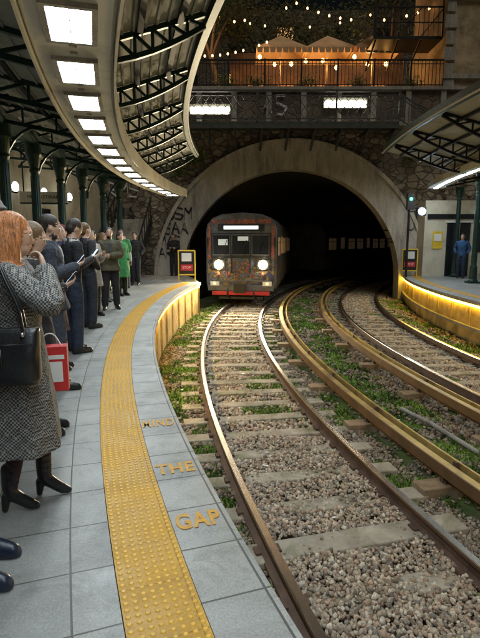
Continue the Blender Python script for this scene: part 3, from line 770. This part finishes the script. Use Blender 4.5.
f.box((9.0,20.93,1.1),(.95,.06,2.2),1); f.box((9.0,20.9,1.1),(.06,.06,2.2),2); f.box((10.4,20.93,1.6),(1.3,.06,1.2),1); f.box((10.4,20.9,1.6),(.05,.06,1.2),2); f.box((10.2,20.92,2.45),(5.0,.05,.2),1)
f.box((8.15,20.92,1.5),(.4,.04,.7),3); f.box((8.15,20.9,1.6),(.3,.04,.3),2); f.box((9.0,20.91,2.24),(1.1,.08,.07),2)
f.obj('walls',[m_cream,m_glass,m_white,m_yel],sh)
sweep('station_wall', A, rect(25.2,25.5,-.1,4.9), g0, .34, .5, m_cream)

sgn = empty('railway_signal', (6.75,20.4,0)); f = MB(); f.tube([(0,0,0),(0,0,3.3)],[.05,.05],8); f.box((0,-.08,3.0),(.26,.2,.62)); f.box((.45,-.08,2.62),(.34,.2,.34)); f.beam((0,0,2.62),(.4,0,2.62),.05,.05); f.obj('post',[m_black],sgn)
f = MB(); f.ell((0,-.19,3.1),(.065,.02,.065)); f.obj('green_aspect',[E('green_signal',(.05,1,.35),9,False)],sgn)
f = MB(); f.ell((.45,-.2,2.62),(.14,.03,.14),10,6); f.obj('white_lamp',[E('blue_white_lamp',(.62,.80,1.0),80)],sgn)
def warn(x, y, rz):
    e = empty('warning_sign', (x,y,0), rz); f = MB()
    for sx in (-.3,.3): f.beam((sx,0,0),(sx,0,1.12),.04,.04,0)
    f.box((0,0,.68),(.56,.03,.84),1); f.box((0,-.02,.88),(.36,.02,.30),2); f.box((0,-.02,.5),(.44,.02,.22),3)
    for z in (.24,1.12): f.beam((-.3,0,z),(.3,0,z),.05,.05,0)
    f.obj('board',[m_yel,m_black,m_white,m_red],e)
    text('lettering','STOP',.13,Matrix.Translation((0,-.033,.5)) @ Matrix.Rotation(R(90),4,'X'),m_white,e)
warn(-1.95,18.4,.0); warn(7.05,20.9,-.1)
sg2 = empty('hanging_signal_lamp',(10.2,20.6,8.4)); f = MB(); f.box((0,1.2,0),(.3,.3,.8)); f.beam((0,1.2,.3),(0,1.6,.3),.08,.08); f.obj('housing',[m_black],sg2)

# ------------------------------------------------------------------ train
m_body = M('train_paint', (.11,.115,.125), .4, .3, .3, 3, 20, .1, dirt=(.045,.04,.04))
m_graf = graffiti_mat('train_graffiti', [(.02,.022,.035),(.03,.04,.09),(.24,.15,.04),(.05,.05,.06),(.09,.11,.16),(.04,.04,.045),(.28,.22,.10),(.02,.025,.05)], 2.0)
m_graf2 = graffiti_mat('train_graffiti_top', [(.22,.05,.03),(.32,.11,.04),(.10,.05,.05),(.30,.05,.04),(.10,.10,.11)], 3.0)
m_disp = E('destination_display', (.80,.95,1.0), 1.6, False); m_win_l = E('train_window_glow', (.75,.85,.9), .10, False); m_hl = E('headlamp', (1.0,.90,.66), 160); m_inter = E('side_window', (.95,.65,.40), .016, False)
m_amb = E('amber_halo_and_lamp', (1.0,.55,.16), 2.2, False); m_redl = E('red_marker_lamp', (1,.10,.03), 3, False)
train = empty('metro_train')
def car(ph0, L, front, hd, off=(0,0)):
    p = A(38, ph0, -.9); e = empty('train_car', p+Vector((off[0],off[1],0)), -hd); e.parent = train
    f = MB(); W = 1.36
    prof = [(-W+.04,.55),(-W,.8),(-W,2.75),(-W+.06,3.0),(-W+.25,3.22),(-W+.6,3.36),(0,3.42),(W-.6,3.36),(W-.25,3.22),(W-.06,3.0),(W,2.75),(W,.8),(W-.04,.55)]
    def ring(y, k): return [Vector((x*k, y, 1.9+(z-1.9)*k)) for x, z in prof]
    f.rings([ring(0,.965), ring(.05,.99), ring(.16,1), ring(L-.1,1), ring(L,.97)], 0)
    f.obj('body', [m_body], e, bevel=0)
    g_ = MB()
    for sx in (-1, 1):
        x = sx*(W+.006)
        for j in range(int(L/1.55)):
            y = .9+j*1.55
            dd = j % 3 == 1
            g_.box((x, y+.3, 2.15 if not dd else 1.75), (.02, 1.05 if not dd else .95, .70 if not dd else 1.9), 1 if not dd else 0)
            if not dd: g_.box((x+sx*.012, y+.3, 2.30), (.01, 1.05, .03), 0); g_.box((x+sx*.012, y+.3, 2.15), (.01, .03, .7), 0)
            if dd: g_.box((x+sx*.008, y+.3, 2.2), (.02,.6,.7), 1)
        g_.box((x, L/2, 1.1), (.015, L-.6, .7), 2)
    g_.obj('side_windows', [m_body, m_inter, m_graf], e)
    u = MB()
    for yb in (1.9, L-1.9):
        for dy in (-.9,.9):
            for sx in (-.72,.72):
                n = 18; rs = [[Vector((sx+dx, yb+dy+.42*math.cos(6.283*j/n), .42+.42*math.sin(6.283*j/n))) for j in range(n)] for dx in (-.06,.06)]; u.rings(rs)
        u.box((0,yb,.5),(2.0,2.6,.25))
    u.box((0,L/2,.5),(2.3,L-5.5,.45)); u.obj('bogies', [m_black], e)
    if not front: return
    d = MB()
    y = -.012
    d.box((0,y,1.20),(2.50,.03,1.05),2)
    d.box((0,y,3.08),(2.28,.03,.16),3)
    for sx in (-1,1): d.box((sx*1.21,y-.002,2.35),(.12,.03,1.3),3)
    d.box((0,y,2.86),(1.75,.03,.26),0); d.box((0,y-.02,2.86),(1.30,.02,.13),4)
    d.box((0,y,2.2),(2.28,.03,.92),0)
    for x, w_ in ((-.74,.62),(0,.66),(.74,.62)):
        d.box((x,y-.018,2.22),(w_,.02,.74),1)
        for zz in (1.85,2.59): d.box((x,y-.022,zz),(w_+.05,.03,.03),6)
        for xx in (-1,1): d.box((x+xx*(w_/2+.012),y-.022,2.22),(.025,.03,.74),6)
    d.box((.08,y-.03,2.45),(.40,.01,.16),5); d.box((-.68,y-.03,2.32),(.36,.01,.22),5)
    for x in (-.74,0,.74): d.beam((x,y-.04,1.86),(x+.22,y-.05,2.4),.02,.02,0)
    # sprayed tag across the nose
    for pts, m in (([(-.9,.95),(-.7,1.6),(-.5,1.0),(-.3,1.6),(-.2,.95),(.1,1.55),(.35,1.5),(.2,1.25),(.45,1.0),(.7,1.6),(.9,.95)], 3), ([(-1.1,.9),(-.4,.82),(.3,.9),(1.1,.84)], 6)):
        for a, b in zip(pts[:-1], pts[1:]): d.beam((a[0],y-.02,a[1]),(b[0],y-.02,b[1]),.012,.07,m)
    for sx in (-1,1):
        d.box((sx*.84,y-.03,1.48),(.50,.05,.38),0)
        d.box((sx*1.0,y-.03,.76),(.34,.05,.16),7)
        d.ell((sx*.84,y-.06,1.14),(.05,.02,.05),10,6,9)
        d.ell((sx*1.0,y-.06,.76),(.06,.02,.05),10,6,10)
        d.box((sx*.36,y-.04,1.66),(.03,.05,1.0),0)
        d.box((sx*1.28,-.1,2.3),(.06,.2,.35),0)
    d.box((0,y-.02,.60),(2.52,.06,.22),6); d.box((0,y-.06,.40),(2.2,.10,.14),8)
    d.box((0,-.22,.62),(.32,.40,.26),0); d.box((0,-.45,.62),(.42,.12,.34),0)
    for sx in (-.5,.5): d.tube([(sx,-.02,.62),(sx,-.2,.35),(sx+.08,-.1,.2)],[.03,.03,.03],8,0)
    d.box((0,-.03,.22),(1.7,.05,.1),0)
    d.obj('front_fittings', [m_black,m_glass,m_graf,m_graf2,m_disp,m_win_l,m_body,m_white,m_red,m_redl,m_amb], e, bevel=.008)
    h = MB()
    for sx in (-1,1):
        h.ell((sx*.84,-.10,1.48),(.155,.05,.155),16,8,0)
        n = 20; h.rings([[Vector((sx*.84+rr*math.cos(6.283*j/n), yy, 1.48+rr*math.sin(6.283*j/n))) for j in range(n)] for rr, yy in ((.13,-.055),(.18,-.075),(.19,-.06),(.19,-.04))], 1)  # glowing amber ring added to imitate the warm halo around each lens
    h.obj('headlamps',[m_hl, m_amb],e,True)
    for sx in (-1,1):
        l = bpy.data.lights.new('headlight','SPOT'); l.energy = 1300; l.color = (1,.80,.5); l.spot_size = R(100); l.spot_blend = .8; l.shadow_soft_size = .08
        o = bpy.data.objects.new('headlight', l); o.parent = e; o.location = (sx*.84,-.20,1.48); scene.collection.objects.link(o)
        o.rotation_euler = Vector((0,-1,-.16)).to_track_quat('-Z','Y').to_euler()
ph = pA(19.0)
car(ph, 12.0, True, ph-.02, (-.27,0)); car(ph+12.9/38, 12.5, False, ph+12.9/38+.10, (-.5,0))

# ------------------------------------------------------------------ people
POSE = {
 'down': ((.245,-.03,1.15),(.255,.05,.90),(0,.12,-1),.35),
 'back': ((.25,-.10,1.17),(.23,-.10,.92),(0,.1,-1),.45),
 'phone': ((.235,.0,1.15),(.085,.24,1.24),(-.35,.75,.45),.9),
 'pocket': ((.29,-.09,1.17),(.215,.07,1.02),(-.2,.3,-.9),.4),
 'chin': ((.215,.25,1.235),(.095,.19,1.43),(-.55,-.25,.75),.8),
 'cross': ((.25,.03,1.17),(.02,.21,1.16),(-1,.1,.1),.5),
 'ear': ((.27,.16,1.30),(.14,.10,1.53),(-.25,-.1,.9),.9),
}
mcache = {}
def cloth(col, rough=.9):
    k = ('c', col, rough)
    if k not in mcache: mcache[k] = M('cloth_%d' % len(mcache), col, rough, 0, .3, 6, 11 if rough > .8 else 60, .8 if rough > .8 else .08, .04 if rough > .8 else .004)
    return mcache[k]
def hairm(col):
    k = ('h', col)
    if k not in mcache: mcache[k] = hair_mat('hair_%d' % len(mcache), col)
    return mcache[k]
def hand(mb, w, d, n, curl, sgn, m=0):
    w = Vector(w); d = Vector(d).normalized(); n = Vector(n); n = (n-d*n.dot(d)).normalized(); s_ = d.cross(n)
    rs = []
    for t, hw, th in ((-.01,.026,.021),(.02,.033,.02),(.05,.041,.017),(.085,.039,.013)):
        rs.append([w+d*t+s_*hw*math.cos(6.283*j/12)+n*th*math.sin(6.283*j/12) for j in range(12)])
    mb.rings(rs, m)
    for i, (o_, ln) in enumerate(((-.029,.066),(-.0095,.078),(.010,.074),(.028,.058))):
        p = w+d*.078+s_*o_*1.0; a = curl*.35; pts = [p]
        for k, fr_ in enumerate((.45,.32,.23)):
            dd = (d*math.cos(a)+n*math.sin(a)); p = p+dd*ln*fr_; pts.append(p); a += curl*.8
        mb.tube(pts, [.0092,.0085,.0078,.0068], 7, m, .02)
    b = w+d*.02-s_*sgn*.028; t1 = b+(d*.6-s_*sgn*.7+n*.3).normalized()*.042; t2 = t1+(d*.85-s_*sgn*.1+n*.45).normalized()*.036
    mb.tube([b,t1,t2],[.013,.0105,.008],7,m,.02)

def person(name, x, y, yaw, H=1.72, top=(.03,.03,.035), legs=(.02,.02,.03), shoe=(.015,.015,.015), skin=(.50,.32,.23), hair=(.03,.02,.015),
           hem=None, female=False, rp='down', lp='down', style='short', hyaw=0, pitch=0, vox=.014, heels=False, feet=((.10,.0,0),(-.10,.02,0)), hat=None, beard=False,
           topmat=None, z0=0, bulk=.012, scarf=None, shirt=None, bare_legs=None, sway=0., lean=0., pack=None, longer=0):
    K = H/1.75; e = empty(name, (x, y, z0), R(yaw))
    def SW(v): v = Vector(v); return Vector((v.x+sway*math.sin(math.pi*min(1, max(0, v.z/1.6))), v.y+lean*(max(0, v.z)/1.75)**2, v.z))*K
    parts = []; hairvol = []
    def P(vf, lab): parts.append((vf[0], vf[1], lab))
    def loft(secs, lab, n=28, fold=0, ph_=0):
        rs = []
        for (z, rx, ry, cy) in secs:
            ring = []
            for j in range(n):
                a = 2*math.pi*j/n; ff = 1+fold*max(0, (1.05-z))*math.sin(a*7+ph_+z*2)
                c, s__ = math.cos(a), math.sin(a); ex = .85
                ring.append(Vector((rx*ff*math.copysign(abs(c)**ex, c), cy+ry*ff*math.copysign(abs(s__)**ex, s__), z)))
            rs.append(ring)
        mb = MB(); R2 = []
        for i in range(len(rs)-1):
            k = max(1, int(abs(secs[i+1][0]-secs[i][0])/.035))
            for q in range(k): R2.append([a.lerp(b, q/k) for a, b in zip(rs[i], rs[i+1])])
        R2.append(rs[-1]); mb.rings(R2); P((mb.v, mb.f), lab)
    w = .88 if female else 1.0; b = bulk
    loft([(.88,.150*(1.08 if female else 1),.108,0),(.97,.158*(1.06 if female else 1),.112,0),(1.08,.140*w+b,.098+b,.0),(1.22,.158*w+b,.112+b,.008),(1.34,.178*w+b,.112+b,.008),(1.42,.172*w+b,.095+b,0),(1.46,.12*w+b,.075+b,-.005),(1.50,.062+b*.5,.060+b*.5,0)], 0)
    if hem is not None:
        fl = .05 if hem < .6 else .025
        loft([(hem,.185*w+fl+b,.150+fl*.7+b,0),((hem+.95)/2,.180*w+fl*.5+b,.140+fl*.4+b,0),(.95,.170*w+b,.125+b,0),(1.1,.148*w+b,.108+b,.0)], 0, fold=.09, ph_=x*7)
    P(tubemesh([(.06,-.045,1.485),(.075,.01,1.475),(.03,.07,1.44),(-.03,.07,1.44),(-.075,.01,1.475),(-.06,-.045,1.485),(0,-.075,1.50)], [.022]*7, 8, .025), 0)
    if shirt: P(ellmesh((0,.085+b,1.30),(.045,.040,.15),12,10), 5)
    for sgn, pose in ((1, rp), (-1, lp)):
        el, wr, hd, cu = POSE[pose]; m_ = lambda v: Vector((v[0]*sgn*(w if pose in ('down','pocket','back') else 1), v[1], v[2]))
        sh = Vector((.175*w*sgn, 0, 1.415)); E_, W_ = m_(el), m_(wr)
        P(tubemesh([sh, sh.lerp(E_, .5), E_, E_.lerp(W_, .5), W_], [.058+b, .052+b, .045+b, .042+b, .034+b], 14, .035), 0)
        if pose != 'pocket':
            hm = MB(); D_ = m_(hd); nn = Vector((-sgn, .1, 0)) if pose in ('down','back') else Vector((0, -.6, .6)) if pose == 'phone' else Vector((0,-1,.1))
            P(tubemesh([W_-(W_-E_).normalized()*.02, W_+D_.normalized()*.02], [.028,.026], 10, .02), 3)
            hand(hm, W_+D_.normalized()*.015, D_, nn, cu, sgn)
            hm.v = [tuple(SW(q)) for q in hm.v]
            hm.obj('hand_%s' % ('right' if sgn > 0 else 'left'), [cloth(skin, .55)], e, True)
            if pose == 'phone' and sgn > 0:
                ph_ = MB(); ph_.box((0,0,0),(.072,.010,.14),0); ph_.box((0,-.006,0),(.064,.002,.13),1)
                if 'phone' not in mcache: mcache['phone'] = E('phone_screen',(.6,.75,1),.6,False)
                o_ = ph_.obj('phone',[m_black,mcache['phone']],e,bevel=.003)
                o_.location = SW(W_+D_.normalized()*.10+Vector((0,-.02,.02))); o_.rotation_euler = (R(-40),0,0)
    for i, (fx, fy, fr_) in enumerate(feet):
        sg = 1 if i == 0 else -1; az = .13 if heels else .09
        hip = Vector((.085*sg, 0, .93)); an = Vector((fx, fy, az)); kn = hip.lerp(an, .5)+Vector((.0, .03, .02))
        lg = .0 if bare_legs else .018 if female else .026
        P(tubemesh([hip, hip.lerp(kn,.5), kn, kn.lerp(an,.35), an+Vector((0,0,.03))], [.088+lg*.4,.075+lg,.056+lg,.054+lg,.036+lg*1.5], 14, .04), 1)
        cs, sn = math.cos(fr_), math.sin(fr_)
        F_ = lambda a, z: Vector((fx-sn*a, fy+cs*a, z))
        if heels:
            P(tubemesh([F_(-.01,.27), F_(-.015,.18), F_(-.01,.12), F_(.05,.072), F_(.10,.035), F_(.135,.026)], [.047,.043,.043,.036,.033,.022], 12, .02), 2)
            P(tubemesh([F_(-.035,.10), F_(-.045,.018)], [.030,.020], 8, .02), 2)
        else:
            P(tubemesh([F_(-.05,.055), F_(.02,.06), F_(.10,.048), F_(.17,.035)], [.046,.047,.042,.032], 12, .025), 2)
            P(tubemesh([F_(-.05,.02), F_(.08,.02), F_(.175,.02)], [.036,.044,.034], 12, .025), 2)
    P(tubemesh([(0,-.01,1.44),(0,.012,1.57)], [.058 if not female else .05,.052 if not female else .045], 14, .03), 3)
    HM = Matrix.Translation((0,.0,1.54)) @ Matrix.Rotation(R(hyaw),4,'Z') @ Matrix.Rotation(R(-pitch),4,'X') @ Matrix.Translation((0,0,-1.54)); HMi = HM.inverted()
    def H_(vf, lab): P(([HM @ Vector(v) for v in vf[0]], vf[1]), lab)
    H_(ellmesh((0,.012,1.645),(.071,.090,.100),20,14), 3); H_(ellmesh((0,.045,1.575),(.048,.050,.055),16,10), 3)
    H_(ellmesh((0,.055,1.615),(.052,.046,.052),16,10), 3)
    H_(tubemesh([(0,.092,1.645),(0,.112,1.615),(0,.104,1.606)],[.006,.009,.007],8,.01), 3); H_(ellmesh((0,.088,1.670),(.042,.012,.009)), 3)
    for sgn in (-1,1): H_(ellmesh((sgn*.074,.008,1.625),(.010,.018,.029),8,8), 3)
    H_(ellmesh((0,.090,1.580),(.022,.011,.007),12,6), 3)
    def hv(c, r, n=20, k=14, lab=4): H_(ellmesh(c, r, n, k), lab); hairvol.append((c, r, lab))
    if style != 'bald' and not hat:
        hv((0,-.020,1.678),(.089,.104,.096) if style != 'short' else (.083,.100,.088))
        hv((0,-.055,1.62),(.074,.060,.065))
    if hat:
        hv((0,.0,1.705),(.088,.104,.075),lab=5); hv((0,.02,1.682),(.098,.120,.018),lab=5); hv((0,-.035,1.63),(.078,.072,.06))
    if style == 'long':
        L_ = longer
        H_(tubemesh([(0,-.05,1.69),(0,-.075,1.57),(0,-.095,1.45),(0,-.105,1.33-L_)],[.080,.080,.078,.045],16,.03), 4)
        for sgn in (-1,1):
            H_(tubemesh([(sgn*.045,.02,1.73),(sgn*.078,.012,1.64),(sgn*.080,.015,1.54),(sgn*.088,.012,1.42),(sgn*.075,.02,1.33-L_)],[.028,.032,.034,.034,.018],12,.03), 4)
            H_(tubemesh([(sgn*.035,-.03,1.74),(sgn*.080,-.03,1.60),(sgn*.092,-.05,1.44),(sgn*.08,-.07,1.30-L_)],[.03,.034,.040,.022],12,.03), 4)
            if L_:
                for q in range(4): H_(tubemesh([(sgn*(.05+.012*q),-.02-.03*q,1.72),(sgn*(.10-.004*q),-.01-.03*q,1.58),(sgn*.108,.0-.035*q,1.44),(sgn*(.10+.01*(q%2)),.01-.035*q,1.28-L_+.03*(q%2))],[.012,.015,.015,.006],8,.03), 4)
        hairvol.append(((0,-.04,1.62),(.11,.085,.12),4))
    if style == 'bob':
        H_(tubemesh([(0,-.05,1.66),(0,-.065,1.53)],[.080,.066],14,.03), 4)
        for sgn in (-1,1): H_(tubemesh([(sgn*.062,.0,1.70),(sgn*.08,.0,1.56)],[.032,.026],10,.03), 4)
    if beard: hv((0,.048,1.560),(.053,.055,.040),14,8)
    if scarf: P(tubemesh([(.07,-.03,1.47),(.05,.07,1.46),(-.05,.07,1.46),(-.07,-.03,1.47),(0,-.09,1.49)],[.035]*5,10,.03), 5)
    if pack:
        P(tubemesh([(.0,-.20,1.02),(0,-.215,1.20),(0,-.20,1.38)],[.10,.125,.09],14,.03), 5)
        for sgn in (-1,1): P(tubemesh([(sgn*.10,-.13,1.40),(sgn*.105,.0,1.475),(sgn*.11,.10+b,1.38),(sgn*.12,.08+b,1.2),(sgn*.13,-.08,1.08)],[.022]*5,8,.03), 5)
    allv = []; allf = []; lab = []
    for vs, fs, l in parts:
        o = len(allv); allv += [tuple(SW(v)) for v in vs]; allf += [tuple(i+o for i in f) for f in fs]; lab += [l]*len(vs)
    raw = [Vector(v) for vs, fs, l in parts for v in vs]
    allv = [(a, b_, max(c, .002)) for a, b_, c in allv]
    me = bpy.data.meshes.new('raw'); me.from_pydata(allv, [], allf)
    ob = bpy.data.objects.new('raw', me); scene.collection.objects.link(ob)
    rm = ob.modifiers.new('r','REMESH'); rm.mode = 'VOXEL'; rm.voxel_size = vox; sm = ob.modifiers.new('s','SMOOTH'); sm.factor = .5; sm.iterations = 3 if vox > .01 else 5
    dg = bpy.context.evaluated_depsgraph_get(); nm = bpy.data.meshes.new_from_object(ob.evaluated_get(dg)); bpy.data.objects.remove(ob)
    keep = []
    for i, v in enumerate(raw):
        if lab[i] == 3 and v.z > 1.5:
            u = HMi @ v; skip = False
            for c, r, l in hairvol:
                if ((u.x-c[0])/r[0])**2+((u.y-c[1])/r[1])**2+((u.z-c[2])/r[2])**2 < 1.02: skip = True; break
            if skip: continue
        keep.append(i)
    kd = KDTree(len(keep))
    for i in keep: kd.insert(allv[i], i)
    kd.balance(); nm.materials.clear()
    for mm in (topmat or cloth(top), cloth(legs), cloth(shoe, .35), cloth(skin, .55), hairm(hair), cloth(hat or scarf or shirt or pack or (.1,.1,.1))): nm.materials.append(mm)
    mi = [lab[kd.find(p.center)[1]] for p in nm.polygons]
    nm.polygons.foreach_set('material_index', mi); nm.polygons.foreach_set('use_smooth', [True]*len(mi)); nm.name = 'body'
    bo = bpy.data.objects.new('body', nm); scene.collection.objects.link(bo); bo.parent = e
    ey = MB()
    for sgn in (-1,1): ey.ell(HM @ Vector((sgn*.029,.090,1.648)), (.013,.008,.007),10,6,0); ey.ell(HM @ Vector((sgn*.029,.096,1.648)), (.006,.004,.006),8,6,1); ey.ell(HM @ Vector((sgn*.029,.096,1.668)), (.018,.006,.0035),8,6,3)
    ey.ell(HM @ Vector((0,.098,1.580)), (.020,.006,.006),10,6,2)
    ey.v = [tuple(SW(v)) for v in ey.v]
    ey.obj('face_details', [m_white, m_black, cloth((.35,.12,.10)), cloth(hair)], e, True)
    return e, K

wm, K = person('woman_in_checked_coat', -1.21, 2.68, -80, 1.63, topmat=check_mat('houndstooth_wool'), legs=(.035,.015,.02), shoe=(.012,.012,.014), hair=(.55,.21,.07), hem=.38,
   female=True, rp='chin', lp='down', style='long', hyaw=14, pitch=6, vox=.0065, heels=True, feet=((.08,-.075,.05),(-.09,.085,0)), bulk=.024, bare_legs=True, longer=.05)
bg = MB()
rs = []
for z, hx, hy in ((-.01,.045,.155),(.02,.075,.165),(.14,.065,.165),(.25,.04,.17),(.27,.03,.17)):
    ring = []
    for j in range(28):
        a = 6.283*j/28; c, s_ = math.cos(a), math.sin(a); ring.append(Vector((hx*math.copysign(abs(c)**.5, c), hy*math.copysign(abs(s_)**.4, s_), z)))
    rs.append(ring)
bg.rings(rs)
for sx in (-.028,.03): bg.tube([(sx,-.10,.25),(sx*.9,-.085,.38),(sx*.7-.02,-.05,.52),(sx*.5-.07,-.02,.60),(sx*.7-.02,.02,.52),(sx*.9,.085,.38),(sx,.10,.25)],[.008]*7,8,0,.03)
bg.box((.072,0,.20),(.006,.30,.004)); bg.box((.078,0,.13),(.004,.012,.10))
for sy in (-.10,.10): bg.lathe((.052,sy,.235),[(.012,0),(.012,.02)],10,1)
bo = bg.obj('shoulder_bag', [M('black_leather', (.012,.012,.013), .32, 0, .3, 8, 90, .4, .003), m_steel], wm, True); bo.location = (.265,.0,.80)

PEOPLE = [
 dict(name='man_in_jeans', x=-1.36, y=2.08, yaw=-92, H=1.78, top=(.04,.05,.07), legs=(.10,.15,.24), shoe=(.015,.022,.045), vox=.009, feet=((.10,.17,0),(-.12,.10,0))),
 dict(name='man_in_grey_hat', x=-1.85, y=3.75, yaw=-60, H=1.80, top=(.03,.033,.04), legs=(.05,.06,.09), hat=(.16,.15,.14), rp='pocket', lp='pocket', hem=.8),
 dict(name='woman_in_black_coat', x=-1.56, y=3.75, yaw=-75, H=1.62, top=(.022,.022,.028), hem=.5, female=True, style='bob', hair=(.20,.12,.06), rp='phone', lp='pocket', pitch=14, vox=.009, scarf=(.30,.24,.18)),
 dict(name='bearded_man_in_dark_jacket', x=-1.90, y=5.0, yaw=-70, H=1.74, top=(.03,.035,.05), legs=(.05,.06,.09), beard=True, rp='phone', lp='pocket', pitch=15, hem=.82, bulk=.022, shirt=(.45,.45,.44), vox=.011, sway=.03, feet=((.14,.05,-.2),(-.10,-.05,.2))),
 dict(name='woman_in_dark_coat', x=-2.16, y=5.7, yaw=-75, H=1.62, top=(.10,.05,.04), hem=.5, female=True, style='long', hair=(.04,.025,.015), rp='down', lp='phone', vox=.011, hyaw=-25),
 dict(name='man_with_phone', x=-2.22, y=6.6, yaw=-50, H=1.77, top=(.02,.022,.028), legs=(.03,.04,.07), rp='phone', lp='down', pitch=22, scarf=(.35,.33,.30), sway=-.03, lean=.04),
 dict(name='man_in_navy_jacket', x=-2.68, y=7.5, yaw=-110, H=1.72, top=(.02,.035,.08), legs=(.10,.08,.055), rp='cross', lp='cross', pack=(.15,.03,.03)),
 dict(name='man_in_leather_jacket', x=-2.60, y=8.5, yaw=-40, H=1.78, top=(.018,.018,.02), legs=(.03,.035,.05), rp='pocket', lp='pocket', hair=(.14,.08,.04), shirt=(.5,.48,.44), sway=.025),
 dict(name='woman_in_fluffy_coat', x=-2.93, y=9.9, yaw=-120, H=1.68, top=(.30,.28,.25), legs=(.02,.02,.02), female=True, hem=.62, style='long', hair=(.025,.018,.015), rp='down', lp='phone', bulk=.038),
 dict(name='bearded_man_in_olive_jacket', x=-2.82, y=10.9, yaw=-160, H=1.76, top=(.075,.07,.04), legs=(.018,.018,.022), beard=True, rp='pocket', lp='cross', hem=.84, bulk=.028, shirt=(.05,.05,.06), feet=((.14,.06,-.2),(-.12,-.02,.2))),
 dict(name='woman_in_green_coat', x=-3.22, y=13.6, yaw=-130, H=1.70, top=(.03,.20,.06), legs=(.02,.03,.02), female=True, hem=.52, style='bob', hair=(.05,.03,.02), rp='pocket', lp='pocket', bulk=.03),
 dict(name='man_in_green_coat', x=-3.45, y=14.6, yaw=-170, H=1.80, top=(.035,.17,.05), hem=.6, rp='down', lp='cross', bulk=.03),
 dict(name='man_by_portal', x=-2.78, y=21.2, yaw=-190, H=1.74, top=(.02,.02,.022), legs=(.02,.02,.025), rp='cross', lp='cross', vox=.018),
 dict(name='man_in_blue_jacket', x=8.75, y=19.9, yaw=150, H=1.74, top=(.03,.09,.22), legs=(.02,.03,.06), rp='pocket', lp='pocket', vox=.016),
 dict(name='woman_in_grey_jacket', x=-3.3, y=12.2, yaw=-90, H=1.66, top=(.16,.15,.15), female=True, style='long', hair=(.20,.11,.05), rp='phone', lp='down'),
 dict(name='man_in_brown_jacket', x=-3.15, y=8.9, yaw=-80, H=1.75, top=(.12,.07,.035), rp='down', lp='pocket', hat=(.12,.03,.03)),
 dict(name='woman_in_red_scarf', x=-2.75, y=6.3, yaw=-95, H=1.65, top=(.05,.05,.06), hem=.7, female=True, style='long', hair=(.30,.20,.10), rp='pocket', lp='down', scarf=(.4,.05,.05)),
 dict(name='man_in_beige_coat', x=-3.5, y=10.4, yaw=-60, H=1.79, top=(.28,.22,.14), legs=(.03,.03,.035), hem=.6, rp='pocket', lp='phone'),
 dict(name='man_with_backpack', x=-3.75, y=12.9, yaw=-20, H=1.74, top=(.05,.06,.09), pack=(.03,.03,.035), rp='down', lp='down'),
 dict(name='woman_in_white_jacket', x=-3.65, y=15.8, yaw=-150, H=1.66, top=(.42,.41,.39), female=True, style='long', rp='phone', lp='down', vox=.016),
 dict(name='man_in_black_jacket', x=-3.5, y=16.8, yaw=-180, H=1.76, top=(.02,.02,.022), rp='pocket', lp='pocket', vox=.016),
 dict(name='man_in_striped_scarf', x=-2.55, y=4.7, yaw=-80, H=1.77, top=(.07,.075,.09), rp='pocket', lp='cross', scarf=(.2,.2,.25), beard=True),
]
for d in PEOPLE:
    e, K = person(**d)
    if d['name'] == 'woman_in_black_coat':
        sb_ = MB(); sb_.box((0,0,.19),(.12,.24,.33),0); sb_.box((.062,0,.17),(.004,.17,.15),1); sb_.box((.064,0,.28),(.004,.20,.03),1)
        sb_.tube([(0,-.08,.35),(0,-.03,.45),(0,.03,.45),(0,.08,.35)],[.005]*4,6,1,.03)
        o = sb_.obj('shopping_bag',[m_red,m_white,m_black],e); o.location = (.20,.12,.38)

# ------------------------------------------------------------------ world, sky-glow, camera
W = bpy.data.worlds.new('World'); scene.world = W; W.use_nodes = True; nt = W.node_tree
sky = nt.nodes.new('ShaderNodeTexSky'); sky.sky_type = 'NISHITA'; sky.sun_disc = False; sky.sun_elevation = R(1); sky.sun_rotation = R(200)
nt.links.new(sky.outputs[0], nt.nodes['Background'].inputs[0]); nt.nodes['Background'].inputs[1].default_value = .004
su = bpy.data.lights.new('night_sky_glow', 'SUN'); su.energy = .95; su.angle = R(40); su.color = (1,.92,.76)
so = bpy.data.objects.new('night_sky_glow', su); so.rotation_euler = Vector((-.15,.45,-1)).to_track_quat('-Z','Y').to_euler(); scene.collection.objects.link(so)
cam = bpy.data.cameras.new('camera'); co = bpy.data.objects.new('camera', cam); scene.collection.objects.link(co)
cam.sensor_fit = 'VERTICAL'; cam.sensor_height = 36; cam.lens = 500/638*36; cam.clip_end = 1000; cam.clip_start = .05
co.location = (0,0,1.5); co.rotation_euler = (R(90-8.98),0,0); scene.camera = co
scene.view_settings.view_transform = 'Standard'; scene.view_settings.look = 'None'; scene.view_settings.exposure = 0
